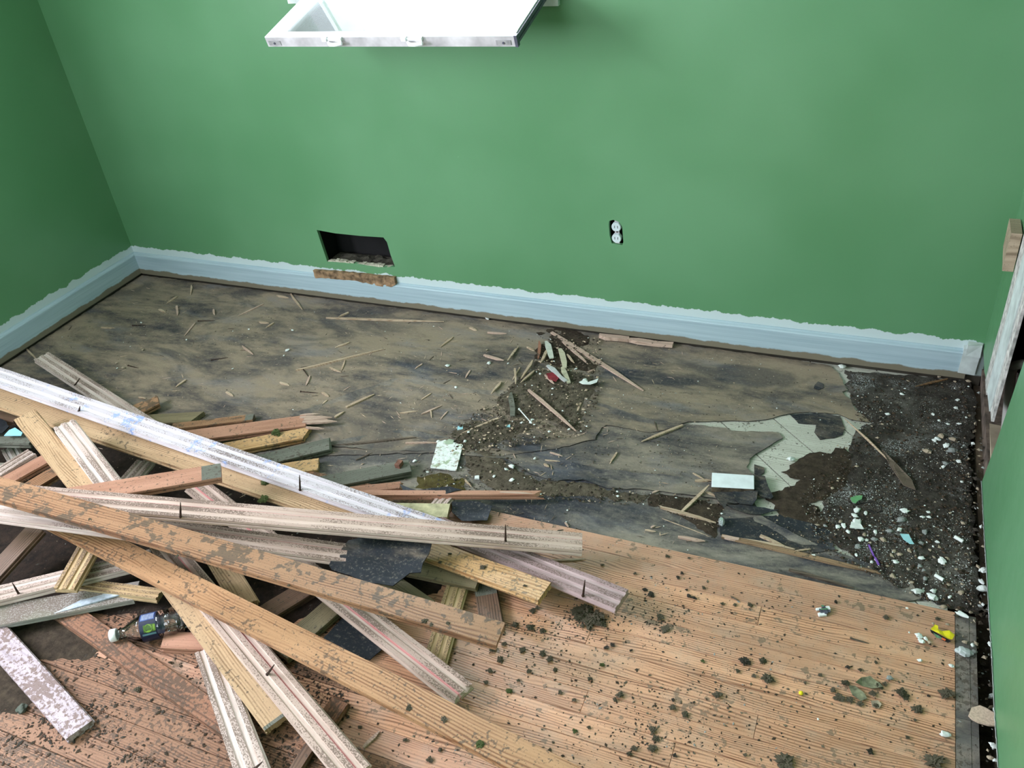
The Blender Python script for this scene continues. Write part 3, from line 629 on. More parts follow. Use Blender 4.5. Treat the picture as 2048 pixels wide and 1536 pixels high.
crumbs('fine_grit', 'fine white grit over the black corner soil', 3300, px_s(1600, 1975, 742, 1240, .006, corner, lambda x, y: .12+nz(x, y, 6, 3)), .0005, .0022, [WHITE, GREYP, TAN], [3, 3, 2])
crumbs('soil_crumbs', 'dark brown crumbs over the right corner', 3800, px_s(1560, 1975, 742, 1240, .004, corner), .0012, .0062, [SOIL, DARKP, m_plain('crumb_brown', (.075, .045, .026), .95, .3, 80), TAN], [4, 4, 4, .5])
crumbs('soil_crumbs', 'small crumbs and dust over the dark felt', 6500, px_s(20, 1700, 548, 1110, 0, None, lambda x, y: .15+nz(x, y, 4, 1)), .0006, .0032, [DUSTY, DARKP, SPL, GREYP, WHITE, TAN], [5, 3, 3, 1.5, .8, 2])
heap = [(1050, 745), (1110, 650), (1200, 680), (1210, 765), (1170, 870), (1110, 880), (1000, 900), (900, 905), (900, 860), (1000, 790)]
crumbs('soil_crumbs', 'rotted wood crumbs on the middle heap', 3400, px_s(890, 1210, 650, 905, .006, heap), .001, .0062, [DUSTY, DARKP, SPL, SOIL, WHITE], [5, 3, 2, 4, .4])
crumbs('soil_crumbs', 'crumbs in front of the torn middle sheet', 1500, px_s(830, 1450, 890, 1060, .001, [(835, 950), (930, 895), (1000, 900), (1080, 955), (1300, 985), (1450, 1005), (1440, 1060), (1300, 1012), (1100, 1000), (900, 990)]), .001, .0055, [DUSTY, DARKP, SOIL, TAN, WHITE], [4, 3, 5, 1, .4])
crumbs('wood_shreds', 'short straw-like wood shreds over the felt', 900, px_s(60, 1450, 560, 1090, .0008, None, lambda x, y: .1+nz(x, y, 5, 7)), .0007, .0022, [SPL, SPLP, SPLD], [5, 2, 2], .5, 6.0)
FC = [(1175, 1235, 30, 16, 5), (1060, 1255, 45, 12, 3), (1330, 1450, 90, 60, 5), (1080, 1310, 80, 40, 4), (1180, 1370, 90, 50, 4), (1290, 1215, 60, 35, 4), (1330, 1250, 30, 25, 2), (1500, 1340, 60, 40, 2), (1400, 1190, 90, 30, 2), (1740, 1390, 60, 25, 2), (1200, 1500, 140, 40, 4), (1100, 1110, 80, 25, 1.5), (1180, 1240, 50, 30, 3), (1450, 1420, 120, 60, 3), (1850, 1390, 60, 30, 1.2), (1520, 1220, 80, 30, 1.5), (1900, 1300, 40, 30, 1), (850, 1480, 150, 60, 3), (1600, 1500, 220, 50, 2), (1500, 1280, 300, 90, 3)]
def fleck_s():
    for _ in range(30):
        cx_, cy_, sx_, sy_, _w = random.choices(FC, [q_[4] for q_ in FC])[0]
        px, py = random.gauss(cx_, sx_), random.gauss(cy_, sy_)
        if 300 < px < 1965 and 1040 < py < 1545:
            p = at(px, py, .0004)
            if p.y < EDGE-.006 and p.x < 3.40: return tuple(p)
crumbs('dirt_flecks', 'dark dirt flecks over the orange hardwood', 3600, fleck_s,   .0006, .0034, [DARKP, MOSS, SOIL, GREYP], [4, 5, 4, .5], .22, 1.3)
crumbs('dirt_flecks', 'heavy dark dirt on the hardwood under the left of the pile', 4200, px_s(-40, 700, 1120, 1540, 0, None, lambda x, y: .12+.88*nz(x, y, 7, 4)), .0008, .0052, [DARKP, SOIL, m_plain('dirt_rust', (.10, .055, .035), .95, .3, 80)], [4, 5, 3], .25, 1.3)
crumbs('rubble', 'rubble along the foot of the right wall', 700, lambda: (random.uniform(3.385, 3.445), random.uniform(-1.55, -.05), random.uniform(-.04, .0)), .002, .009, [DARKP, SOIL, TAN, GREYP, WHITE], [5, 5, 2, 1.5, .9])

# ================================================================= BOARD PILE
BP = {"a": [-90,724,900,1068,.2476,.066], "b": [-90,768,740,1050,.209,.066], "c": [84,715,320,868,.055,.0275], "d": [250,838,318,803,.022,.0275], "d2": [235,836,288,814,.011,.0165], "e": [262,845,396,837,.011,.011], "f": [345,857,508,838,.0105,.0105], "g": [370,877,612,845,.033,.0165], "h": [400,911,615,869,.022,.011], "i": [490,933,658,892,.022,.011], "j": [530,948,638,932,.011,.011], "k": [600,978,818,936,.022,.0165], "l": [690,990,1072,990,.055,.033], "m": [700,985,802,974,.022,.0165], "n": [905,980,856,1040,.0165,.0165], "o": [760,1024,898,1026,.033,.0275], "p": [45,993,1164,1089,.2923,.0825], "q": [250,1050,790,1123,.198,.082], "r": [-90,956,1001,1273,.3405,.1325], "s": [60,1015,1180,1588,.1346,.1127], "t": [-90,1014,270,1060,.231,.209], "u": [75,1058,-30,1172,.11,.066], "v": [-80,1211,300,1118,.077,.055], "w": [182,1090,131,1181,.11,.088], "x": [-60,1246,245,1190,.0495,.0275], "y": [165,1172,320,1192,.044,.033], "z": [118,1216,460,1454,.0105,.0105], "A": [-30,1250,161,1464,.033,.011], "Bb": [51,834,186,1000,.231,.209], "Cc": [129,852,226,980,.2421,.22], "D": [90,1005,443,946,.2613,.2077], "E1": [10,968,130,901,.1375,.121], "E2": [40,990,140,930,.121,.11], "E0": [-20,960,66,908,.132,.132], "F": [-60,879,70,881,.11,.11], "G": [-50,828,40,838,.11,.11], "H": [292,925,240,985,.066,.066], "I": [390,970,924,1388,.089,.0327], "J": [370,1010,492,1212,.055,.033], "K": [320,1082,715,1556,.088,.055], "L": [325,1142,556,1448,.076,.0275], "M": [415,1300,512,1566,.0282,.0332], "N": [560,1310,730,1161,.0165,.0165], "O": [500,1250,650,1158,.011,.011], "P": [930,1122,864,1345,.0165,.0165], "Q": [966,1150,985,1262,.011,.011], "R": [800,1127,960,1160,.0347,.0384], "S": [800,1080,1090,1188,.055,.066], "T": [870,1052,1244,1203,.044,.055], "U": [740,1140,855,1220,.0165,.011], "V": [328,1284,425,1288,.0105,.0105], "W": [677,1412,615,1500,.0105,.0105], "X": [625,1490,590,1545,.0105,.0105], "Y0": [20,898,48,945,.055,.055], "Y1": [-40,940,24,940,.055,.055]}
BOARD = {}
def board(key, mat, label, w=(.064, .064), back=False, flip=1, roll=0.0, end0=0.0, end1=0.0, bow=0.0, nails=(), name='floor_strip', t=.019, skew=(0, 0), cap=None, dz=0.0, nseg=None, group=None, drop=True):
    x0, y0, x1, y1, z0, z1 = BP[key]
    mid_ = at((x0+x1)/2, (y0+y1)/2, 0)
    if drop and key in ('c', 'd', 'd2', 'e', 'f', 'g', 'h', 'i', 'j', 'k', 'm', 'l'): z0 -= .012; z1 -= .016
    z0 += dz; z1 += dz
    A = at(x0, y0, z0); B = at(x1, y1, z1); L = (B-A).length; X = (B-A)/L
    Yv = Vector((0, 0, 1)).cross(X).normalized(); Zv = X.cross(Yv)
    if roll: q = Matrix.Rotation(math.radians(roll), 3, X); Yv = q @ Yv; Zv = q @ Zv
    Yv = Yv*flip; Zv = X.cross(Yv) if flip > 0 else -X.cross(Yv)
    if not back: Yv = Yv; fl = 1
    # cross-section in (y, z); finished face towards +z when back is False
    h = t/2; g = .0034; s = -1 if back else 1
    ring = [(-.495, .8), (-.485, 1), (.485, 1), (.495, .8), (.497, .25), (.55, .18), (.55, -.15), (.475, -.22), (.475, -1), (.31, -1), (.285, -1+g/h), (.125, -1+g/h), (.10, -1), (-.10, -1), (-.125, -1+g/h), (-.285, -1+g/h), (-.31, -1), (-.475, -1), (-.475, -.25), (-.40, -.2), (-.40, .14), (-.49, .2)]
    ring = [(a, b*s*h) for a, b in ring]
    if s > 0: ring = ring[::-1]
    n = len(ring); N = nseg or max(3, int(L/.07)); v = []; f = []; sd = random.uniform(0, 50)
    for i in range(N+1):
        u = i/N; ww = w[0]+(w[1]-w[0])*u; xx = (u-.5)*L; bz = bow*(1-(2*u-1)**2)+.0006*noise.noise(Vector((u*L*9, sd, 0)))
        for (a, z) in ring:
            dx = 0
            if i == 0: dx = -end0*(.5+1.2*noise.noise(Vector((a*9+sd, z*90, 1))))-skew[0]*a if end0 else -skew[0]*a
            if i == N: dx = end1*(.3+1.5*noise.noise(Vector((a*8+sd, z*90, 5))))+skew[1]*a if end1 else skew[1]*a
            v.append((xx+dx, a*ww, z+bz))
    for i in range(N):
        for k_ in range(n): f.append((i*n+k_, i*n+(k_+1) % n, (i+1)*n+(k_+1) % n, (i+1)*n+k_))
    f += [tuple(range(n))[::-1], tuple(range(N*n, (N+1)*n))]
    o = mesh(name, v, f, mat)
    bm = bmesh.new(); bm.from_mesh(o.data); bmesh.ops.recalc_face_normals(bm, faces=bm.faces); bm.to_mesh(o.data); bm.free()
    Mx = Matrix.Identity(4); C = (A+B)/2; Zz = X.cross(Yv)
    for r in range(3): Mx[r][0] = X[r]; Mx[r][1] = Yv[r]; Mx[r][2] = Zz[r]; Mx[r][3] = C[r]
    if flip < 0:                                   # keep the frame right-handed, finished side still up
        for q in o.data.vertices: q.co.z = -q.co.z
        o.data.flip_normals()
    o.matrix_world = Mx
    tag(o, label, 'board', group)
    BOARD[key] = (A, B, Zv if Zv.z > 0 else -Zv, C)
    inv = Mx.inverted()
    for (bx, by, tx, ty) in nails:
        pb = on_board(key, bx, by); tp = aty(tx, ty, pb.y-.002); ln = min(.06, (tp-pb).length)
        d = (tp-pb).normalized()
        b = MB(); b.tube([inv @ (pb-d*.004), inv @ (pb+d*ln*.5), inv @ (pb+d*ln)], [.0030, .0024, .0009], 7)
        b.tube([inv @ (pb-d*.001), inv @ (pb+d*.0025)], [.0042, .002], 8); nn = b.build('nail', IRON, o)
        nn['label'] = 'rusty cut nail standing out of the board'
    if cap:                                        # weathered, unvarnished end patch
        u0, u1, cm = cap; b = MB(); ww = w[1]; zt = (h+.0002)
        b.box(((u0-.5)*L, -.485*ww, -.0002+h), ((u1-.5)*L, .485*ww, zt+.0003)); b.build('end_patch', cm, o)
    return o
def on_board(key, px, py, dz=0.0):                 # where the camera ray meets the upper face of a board
    A, B, Nn, C = BOARD[key]; P0 = C+Nn*(.0095+dz); d = ray(px, py); return CAM+d*((P0-CAM).dot(Nn)/d.dot(Nn))
board('z', F_MUD, 'reddish loose strip lying flat on the floor at the lower left', (.056, .052), end1=.01, skew=(.01, 0))
board('A', F_WHT, 'strip with chipped pinkish white paint at the lower left corner', (.064, .062), roll=-4, nseg=8)
board('x', B_GREY, 'white painted trim piece with a ragged edge under the lower left strips', (.066, .058), end1=.05, roll=8, name='painted_trim')
BL = BOARD['x']
board('y', B_BUFF, 'thin buff slat behind the crossing strips at the lower left', (.035, .035), back=True)
board('V', F_PINK, 'short cut offcut beside the plastic bottle', (.05, .05), skew=(.012, 0))
board('W', F_MUD, 'short brown offcut with a splintered end near the bottom of the pile', (.045, .045), end0=.02)
board('X', F_DARK, 'narrow dark offcut at the bottom edge of the photo', (.025, .025), end0=.01)
board('O', F_DARK, 'dark strip deep in the middle of the pile', (.06, .06))
board('N', F_OLIVE, 'olive brown strip low in the pile behind the long foreground strip', (.062, .062))
board('U', F_OLIVE, 'olive strip end under the black felt piece', (.055, .055))
board('Q', F_DARK, 'short dark cut strip at the right foot of the pile', (.055, .055), cap=(.0, .42, F_GREY))
board('P', B_BUFF, 'buff grooved strip pointing at the camera on the right of the pile', (.054, .054), back=True)
board('R', F_OLIVE, 'brown strip edge under the black felt piece', (.06, .06), roll=12)
board('I', B_PINK, 'pinkish grooved strip with a split broken end at the lower right of the pile', (.062, .060), back=True, flip=-1, end1=.012)
board('J', F_TAN, 'speckled tan strip end in the middle of the pile', (.060, .060), skew=(0, .02))
board('M', B_PALE, 'grey grooved strip pointing to the bottom edge, with a bent nail', (.060, .066), back=True, nails=((509, 1538, 530, 1519),))
board('L', F_TAN, 'ringed tan strip ending in a squared greenish end above the bottom edge', (.062, .062), cap=(.985, 1.0, F_GREY))
board('K', B_PINK, 'grooved strip with a pink chalk line and one nail, running to the bottom edge', (.062, .064), back=True, nails=((535, 1348, 559, 1315),))
board('s', F_OR, 'longest orange brown strip across the foreground to the bottom edge', (.066, .068), bow=.004)
board('T', B_MAUVE, 'grooved strip with a nail at the far right tip of the pile', (.062, .068), back=True, nails=((1166, 1191, 1170, 1160),), flip=-1)
board('S', F_YEL, 'yellow dirty strip right of the black felt piece', (.062, .064), flip=-1)
board('q', B_PINK, 'grooved strip with a pink line passing under the black felt piece', (.062, .062), back=True)
board('u', F_DARK, 'dark brown strip at the left edge under the crossing strips', (.062, .062))
board('v', B_PALE, 'grooved strip with a nail and a blue mark at the left edge', (.060, .060), back=True, nails=((37, 1187, 25, 1166),))
board('w', B_BUFF, 'short buff grooved offcut with a sawn end at the lower left', (.062, .060), back=True, end1=.002)
board('t', B_PALE, 'pale grooved strip at the left edge under the long dark strip', (.058, .060), back=True)
board('c', B_PALE, 'whitish grooved strip with a nail pointing to the left skirting', (.062, .060), back=True, nails=((150, 770, 165, 749),))
board('d2', F_BR, 'short brown offcut, lower one behind the blue chalked strip', (.05, .05), skew=(.01, .01))
board('e', F_OLIVE, 'short tan strip behind the blue chalked strip', (.055, .055), skew=(0, .03))
board('d', F_BR, 'short brown offcut, upper one behind the blue chalked strip', (.058, .056), skew=(0, .02))
board('f', F_BR, 'narrow strip on its side with a grey painted end', (.034, .034), cap=(.90, 1.0, F_GREY))
board('j', F_YEL, 'small orange offcut between two weathered strips', (.058, .058))
board('m', F_PINK, 'short pinkish offcut behind the thin split strip', (.03, .03), end1=.012)
board('k', F_GREY, 'weathered grey green strip with a red stub on its end', (.062, .058), end1=.006)
board('i', F_GREY, 'weathered dark green strip with a rotted end', (.06, .062), end1=.010)
board('h', F_YEL, 'yellow orange strip with dark flecks at the back of the pile', (.060, .058), skew=(0, .03))
board('g', F_PINK, 'pinkish brown strip with a splintered end at the back of the pile', (.062, .062), end1=.004)
board('n', B_PALE, 'small grooved strip end behind the long nailed strip', (.045, .045), back=True)
board('o', F_TAN, 'flat buff strip end behind the long nailed strip', (.055, .055), cap=(.0, 1.0, m_plain('buff_flat', (.52, .48, .30), .8, .2, 40)))
board('l', F_PINK, 'thin split strip with a splintered point behind the pile', (.022, .016), end1=.03)
board('Y1', B_GREY, 'pale green grey strip end at the left edge', (.05, .05), back=True)
board('Y0', B_GREY, 'small pale grooved stub at the left edge', (.05, .05), back=True, end1=.005)
board('H', B_PALE, 'grooved strip end seen through the gap left of the pile centre', (.06, .06), back=True)
board('E2', F_BR, 'brown strip, lower of two side by side at the left', (.055, .055), end1=.006)
board('E1', F_PINK, 'brown strip, upper of two side by side at the left', (.055, .055))
board('E0', B_PALE, 'pale grooved strip beside the two brown ones at the left', (.05, .05), back=True)
board('F', F_GREY, 'dark grey strip lying level at the left edge', (.055, .055))
board('G', F_DARK, 'dark strip end behind the pale blue card', (.05, .05))
board('b', F_TAN, 'long tan strip under the blue chalked one', (.073, .062), flip=-1)
board('a', B_BLUE, 'long whitish grooved strip with blue chalk marks and a nail', (.072, .064), back=True, nails=((600, 979, 599, 948), (158, 822, 160, 812)))
board('Bb', F_TAN, 'short tan strip with curved growth rings at the left', (.064, .062), skew=(.004, 0))
board('Cc', B_PALE, 'short whitish grooved strip with black rub marks at the left', (.060, .060), back=True, end0=.006)
board('D', F_PINK, 'short reddish strip with a grey green end patch', (.070, .064), cap=(.885, 1.0, F_GREY))
board('p', B_PINK, 'long grooved strip with two upright nails across the pile', (.070, .064), back=True, nails=((361, 1033, 361, 1000), (1011, 1082, 1011, 1049)))
board('r', F_BR, 'long dirty brown strip crossing over the top of the pile', (.070, .064), bow=.006)
# splintered end of g, rotted end of i, red stub on k
def shard(name, p0, p1, w, t, mat, parent=None, label=None, cat=None, group=None, tip=.15):
    X = (p1-p0); L = X.length; X /= L; Y = Vector((0, 0, 1)).cross(X).normalized(); Z = X.cross(Y)
    v = []; j = random.uniform
    for s_, ww in ((0, j(.3, .9)), (.25, 1), (.7, j(.7, 1)), (1, tip)):
        c = p0+X*L*s_+Y*j(-.15, .15)*w
        for a, b_ in ((-1, -1), (1, -1), (1, 1), (-1, 1)): v.append(c+Y*a*w*.5*ww+Z*b_*t*.5*(ww if s_ == 1 else 1))
    f = [(3, 2, 1, 0), (12, 13, 14, 15)]+[(i*4+k_, i*4+(k_+1) % 4, i*4+4+(k_+1) % 4, i*4+4+k_) for i in range(3) for k_ in range(4)]
    if parent is None:
        C = (p0+p1)/2; o = mesh(name, [q-C for q in v], f, mat); o.location = C
    else:
        iv = parent.matrix_world.inverted(); o = mesh(name, [iv @ q for q in v], f, mat, parent)
    if label: tag(o, label, cat, group)
    return o
def obj_of(lbl): return [o for o in COL.objects if o.get('label', '').startswith(lbl)][0]
sc.view_layers[0].update()
G_ = obj_of('pinkish brown strip with a splintered')
for (ax, ay, bx, by, ww) in ((600, 835, 664, 835, .016), (605, 845, 674, 843, .014), (600, 831, 640, 828, .008), (612, 855, 648, 858, .006), (608, 840, 655, 838, .012)):
    shard('splinter', at(ax, ay, .010), at(bx, by, .004), ww, .007, SPLP, G_)
ld = obj_of('thin split strip'); shard('splinter', at(1000, 985, .03), at(1068, 988, .026), .007, .006, SPLP, ld)
b = MB(); pz = on_board('k', 799, 932); b.box((pz.x-.008, pz.y-.012, pz.z-.001), (pz.x+.008, pz.y+.012, pz.z+.014), 0, .001); tag(b.build('wood_stub', m_plain('red_stub', (.22, .10, .07), .8, .3, 60)), 'small reddish wood stub on the end of the grey green strip', 'offcut')
# white paint on the ragged trim piece
pl = [(83, 1231), (150, 1216), (210, 1200), (257, 1188), (250, 1183), (215, 1183), (203, 1190), (170, 1197), (120, 1203), (98, 1214)]
q = [on_board('x', *c_, dz=.002) for c_ in pl]; zc = sum(p.z for p in q)/len(q); XO = obj_of('white painted trim')
o = plate('paint_patch', [tuple(p[:2]) for p in q], [], (0, 0, zc), *XY, .004, m_plain('bluish_white_paint', (.50, .57, .66), .6, .2, 60), zf=lambda p: 0); o.parent = XO; o.matrix_parent_inverse = XO.matrix_world.inverted(); o['label'] = 'flaking bluish white paint layer'
# black rub marks on Cc
for (ax, ay, bx, by, lw) in ((119, 868, 133, 884, .010), (131, 860, 150, 880, .011)):
    pass
# black felt piece lying over the pile
FP = [(697, 1082), (740, 1074), (800, 1078), (864, 1090), (858, 1108), (846, 1128), (842, 1146), (820, 1148), (806, 1158), (786, 1172), (740, 1166), (700, 1150), (664, 1139), (658, 1130), (664, 1116), (680, 1102)]
zp = .112
P = [tuple(at(x_, y_, zp)[:2]) for x_, y_ in FP]
o = felt('felt_piece', P, zp, FELT_DK, 'rough black felt piece draped over the middle of the pile', 21, .0025, .004, .002, .016, .006, zf=lambda p: -.02*max(0, (-.86-p.y-.35)))
o2 = felt('felt_piece', [tuple(at(x_, y_, .012)[:2]) for x_, y_ in [(640, 1285), (690, 1230), (720, 1225), (768, 1296), (740, 1320), (700, 1312)]], .008, FELT_DK, 'black felt piece lying in the gap under the pinkish broken strip', 22, .002, .004, .002, .02, .004)
# ================================================================= SPLINTERS
def spl(ax, ay, bx, by, wpx=5, mat=None, label=None, group='slivers and splinters scattered on the felt', lift=.0, tip=.3, t=None, name='splinter', up=0.0):
    g1 = atg(ax, ay); w = .85*wpx*(g1-CAM).dot(RZ)/FPX; t = t or min(.006, w*.6)
    p0 = atg(ax, ay, t*.5+.0006+up); p1 = atg(bx, by, t*.5+.0006+lift+up)
    return shard(name, p0, p1, w, t, mat or random.choice([SPL, SPL, SPLP]), None, label or 'thin pale wood sliver scattered on the dusty felt', 'splinter', None if label else group, tip)
spl(652, 636, 888, 643, 6, SPL, 'long straight sliver lying parallel to the back skirting')
spl(592, 741, 770, 697, 6, SPL, 'long slightly bent sliver left of the middle of the felt')
spl(1103, 665, 1288, 781, 10, SPLP, 'longest pinkish sliver right of the fan of slivers')
spl(1125, 683, 1176, 728, 8, SPLP, 'short pink sliver lying along the longest one')
spl(1057, 780, 1153, 862, 8, SPLP, 'stout sliver lying over the dusty heap', up=.010)
spl(997, 837, 922, 867, 6, SPL, 'brown sliver above the square white tile')
spl(921, 867, 909, 882, 5, SPLD, 'short dark sliver touching the brown one above the tile')
spl(1365, 850, 1283, 883, 7, SPL, 'forked twig-like sliver on the right felt')
spl(1308, 842, 1316, 864, 3, SPLD, 'thin fork of the twig-like sliver')
spl(1321, 1015, 1432, 1045, 9, SPL, 'straight sliver left of the clear plastic piece')
spl(1361, 1027, 1419, 970, 8, SPL, 'sliver leaning from the white block over another sliver', lift=.008)
spl(1390, 962, 1424, 961, 7, SPL, 'short sliver touching the left side of the white block')
spl(1386, 946, 1408, 958, 4, SPL)
spl(1413, 985, 1432, 994, 7, SPL, 'curled white chip by the lower left corner of the white block')
spl(1443, 1073, 1762, 1146, 12, m_wood('lath_brown', (.34, .22, .13), (.14, .085, .05), 1, .8, dirt=.4), 'long brown lath lying along the front of the soil', t=.006, tip=.5, name='lath_strip')
spl(1444, 1073, 1478, 1079, 10, SPLP, 'short pink chip on the end of the long lath', lift=.002, tip=.8)
spl(1482, 1079, 1590, 1098, 9, SPL, 'sliver resting against the long lath'); spl(1520, 1072, 1568, 1092, 8, SPL, 'pale split chip leaning on the long lath', lift=.002)
spl(1588, 1103, 1622, 1098, 5, SPL); spl(1356, 1074, 1410, 1083, 8, SPLP, 'shaggy pink sliver at the edge of the front felt strip')
spl(1578, 1139, 1707, 1175, 8, SPLD, 'dark sliver lying along the hardwood edge'); spl(1324, 1037, 1415, 1071, 2, SPL, 'thread-thin pale sliver in front of the soil patch')
spl(664, 892, 832, 875, 6, SPLD, 'long dark sliver behind the weathered green strip'); spl(811, 886, 876, 885, 5, SPLP, 'pink sliver left of the square white tile'); spl(712, 920, 745, 905, 3, SPLD)
spl(693, 815, 748, 788, 8, SPL, 'stout brown sliver at the left of the felt'); spl(670, 835, 688, 823, 7, SPL); spl(53, 698, 74, 719, 4, SPL, 'brown twig standing by the end of the whitish grooved strip', lift=.02)
spl(1092, 1122, 1170, 1118, 6, SPLP, 'pale sliver on the hardwood below the long nailed strip'); spl(1115, 1061, 1162, 1059, 4, SPLD, 'thin dark sliver on the hardwood above the long nailed strip')
spl(727, 1496, 759, 1463, 9, SPLP, 'pale shaggy chip on the hardwood near the bottom edge'); spl(1700, 1276, 1738, 1287, 4, SPLD, 'thin dark sliver on the hardwood right of the metal buckle'); spl(1461, 1192, 1478, 1202, 3, SPLD)
for i, (ax, ay, bx, by, w_, m_, l_) in enumerate([(1079, 683, 1077, 717, 7, m_wood('sliver_red', (.40, .18, .11), (.2, .08, .05)), 'upright reddish sliver at the left of the fan'), (1092, 683, 1104, 716, 14, m_plain('chip_cream', (.58, .60, .52), .8, .1), 'broad cream chip in the fan of slivers'), (1096, 699, 1081, 726, 7, SPL, 'brown sliver crossing the cream chip'),
    (1120, 698, 1130, 736, 13, m_back('sliver_groove', (.60, .57, .42), (.4, .36, .24)), 'grooved buff piece at the right of the fan'), (1124, 735, 1138, 766, 12, m_plain('chip_buff', (.50, .47, .34), .8, .15), 'grooved buff piece at the front of the fan'), (1096, 731, 1131, 763, 12, m_plain('chip_grey', (.52, .53, .52), .8, .1), 'pale pointed blade in the fan of slivers'),
    (1134, 709, 1148, 726, 5, SPL, 'short pale peg right of the fan'), (1066, 721, 1042, 757, 7, SPL, 'dark brown sliver left of the fan, upper'), (1068, 742, 1041, 765, 6, SPL, 'dark brown sliver left of the fan, lower'), (1030, 737, 1031, 768, 5, SPL, 'short upright sliver left of the fan'),
    (1036, 694, 1015, 721, 6, SPL, 'sliver lying left above the fan'), (1003, 764, 982, 788, 7, SPL, 'wedge sliver left of the heap'), (1022, 786, 1025, 832, 12, F_GREY, 'small grey plank chip standing on the heap'), (968, 710, 1007, 721, 7, SPLP, 'pink sliver left of the fan'), (1090, 750, 1108, 768, 5, SPLP, 'thin pink sliver in front of the fan')]):
    spl(ax, ay, bx, by, w_, m_, l_, tip=.7 if w_ > 9 else .3, lift=.004+.002*(i % 3), up=.006 if i not in (10, 11, 13) else .001) if i != 12 else spl(ax, ay, bx, by, w_, m_, l_, tip=.9, up=.010)
for q in [(907, 674, 881, 694), (1054, 694, 1069, 702), (975, 665, 1013, 667), (940, 655, 954, 661), (1234, 905, 1219, 928), (1161, 806, 1154, 826), (800, 826, 836, 822), (843, 829, 884, 811), (895, 823, 881, 839), (861, 821, 863, 836), (862, 787, 842, 800), (940, 741, 931, 756), (844, 728, 830, 738), (528, 608, 475, 632), (581, 588, 605, 619), (383, 571, 382, 590), (354, 612, 355, 631), (427, 619, 429, 630), (390, 646, 369, 672), (484, 692, 506, 709), (355, 593, 333, 607), (202, 655, 229, 656), (371, 760, 352, 774), (453, 784, 466, 793), (560, 765, 579, 771), (620, 752, 612, 771), (318, 619, 331, 625), (548, 646, 533, 655), (518, 644, 538, 646), (554, 591, 577, 596), (697, 625, 677, 634), (690, 721, 683, 741), (660, 735, 682, 745), (699, 685, 670, 695), (277, 795, 292, 797), (644, 785, 658, 793), (655, 800, 645, 808), (1040, 735, 1025, 760), (1175, 745, 1190, 738), (1100, 905, 1125, 912), (1088, 928, 1098, 934), (930, 960, 943, 974), (1090, 920, 1120, 923), (1290, 1060, 1312, 1063), (1302, 1055, 1311, 1051), (1130, 1045, 1137, 1054), (1305, 985, 1318, 981)]:
    spl(*q, random.uniform(3.5, 5.5))
sm = [shard('splinter', Vector((-.5, 0, 0)), Vector((.5, 0, 0)), .10, .06, random.choice([SPL, SPLP, SPL, SPLD])) for _ in range(6)]
pr = [o.data for o in sm]
for o in sm: bpy.data.objects.remove(o)
def dens_w(x, y): return .15+nz(x, y, 3, 9)
cnt = 0
while cnt < 110:
    px, py = random.uniform(120, 1250), random.uniform(570, 930)
    if py > 700+.16*px and px < 880: continue
    p = atg(px, py, .0015)
    if p.y > -.05 or random.random() > dens_w(p.x, p.y): continue
    L = random.uniform(.010, .034); o = bpy.data.objects.new('splinter', random.choice(pr)); link(o)
    o.location = p; o.rotation_euler = (random.uniform(-.1, .1), random.uniform(-.04, .04), random.uniform(0, 3.14)); o.scale = (L, L*random.uniform(.6, 1.2), L*.7)
    tag(o, 'thin pale wood sliver scattered on the dusty felt', 'splinter', 'slivers and splinters scattered on the felt'); cnt += 1
# loose nails on the felt
for i, (ax, ay, bx, by) in enumerate([(396, 642, 430, 641), (265, 651, 292, 650), (422, 720, 456, 715), (256, 731, 277, 736), (601, 783, 636, 786), (606, 738, 618, 755)]):
    p, q = atg(ax, ay, .0025), atg(bx, by, .0025); b = MB(); X = (q-p).normalized(); b.tube([p, p+X*.002], .0035, 7); b.tube([p, p.lerp(q, .6), q], [.002, .0017, .0007], 6)
    tag(b.build('loose_nail', IRON), 'dark rusty nail lying loose on the left felt', 'nail', 'loose nails on the left felt')
# pink remnant strips along the back skirting
for (ax, ay, bx, by, l_) in ((1201, 667, 1256, 681, 'pink strip remnant against the back skirting, left piece'), (1258, 673, 1345, 692, 'pink strip remnant against the back skirting, right piece')):
    p, q = at(ax, ay, -.004), at(bx, by, -.004); p.y = q.y = -.035; shard('strip_remnant', p, q, .022, .014, SPLP, None, l_, 'board', tip=.9)
# ================================================================= STONES, CHIPS, CLUMPS
def blob_mesh(name, sub, amp, flat, seed, mat, sharp=False):
    bm = bmesh.new(); bmesh.ops.create_icosphere(bm, subdivisions=sub, radius=.5)
    for v in bm.verts:
        c0 = v.co.copy(); n = noise.noise(c0*2.2+Vector((seed, 0, 0)))+.5*noise.noise(c0*5+Vector((0, seed, 0)))+(.9*noise.noise(c0*9+Vector((seed, seed, 0)))+.6*noise.noise(c0*19+Vector((0, 0, seed))) if sub > 3 else 0); v.co *= 1+amp*n; v.co.z *= flat
        if sharp: v.co.x = round(v.co.x*3.2)/3.2*.6+v.co.x*.4; v.co.y = round(v.co.y*3)/3*.5+v.co.y*.5
    me = bpy.data.meshes.new(name); bm.to_mesh(me); bm.free(); me.materials.append(mat); return me
PEB = {c: [blob_mesh('pebble', 2, .35, .6, i*3.1+k, m, True) for i in range(4)] for k, (c, m) in enumerate((('w', WHITE), ('t', TAN), ('g', GREYP)))}
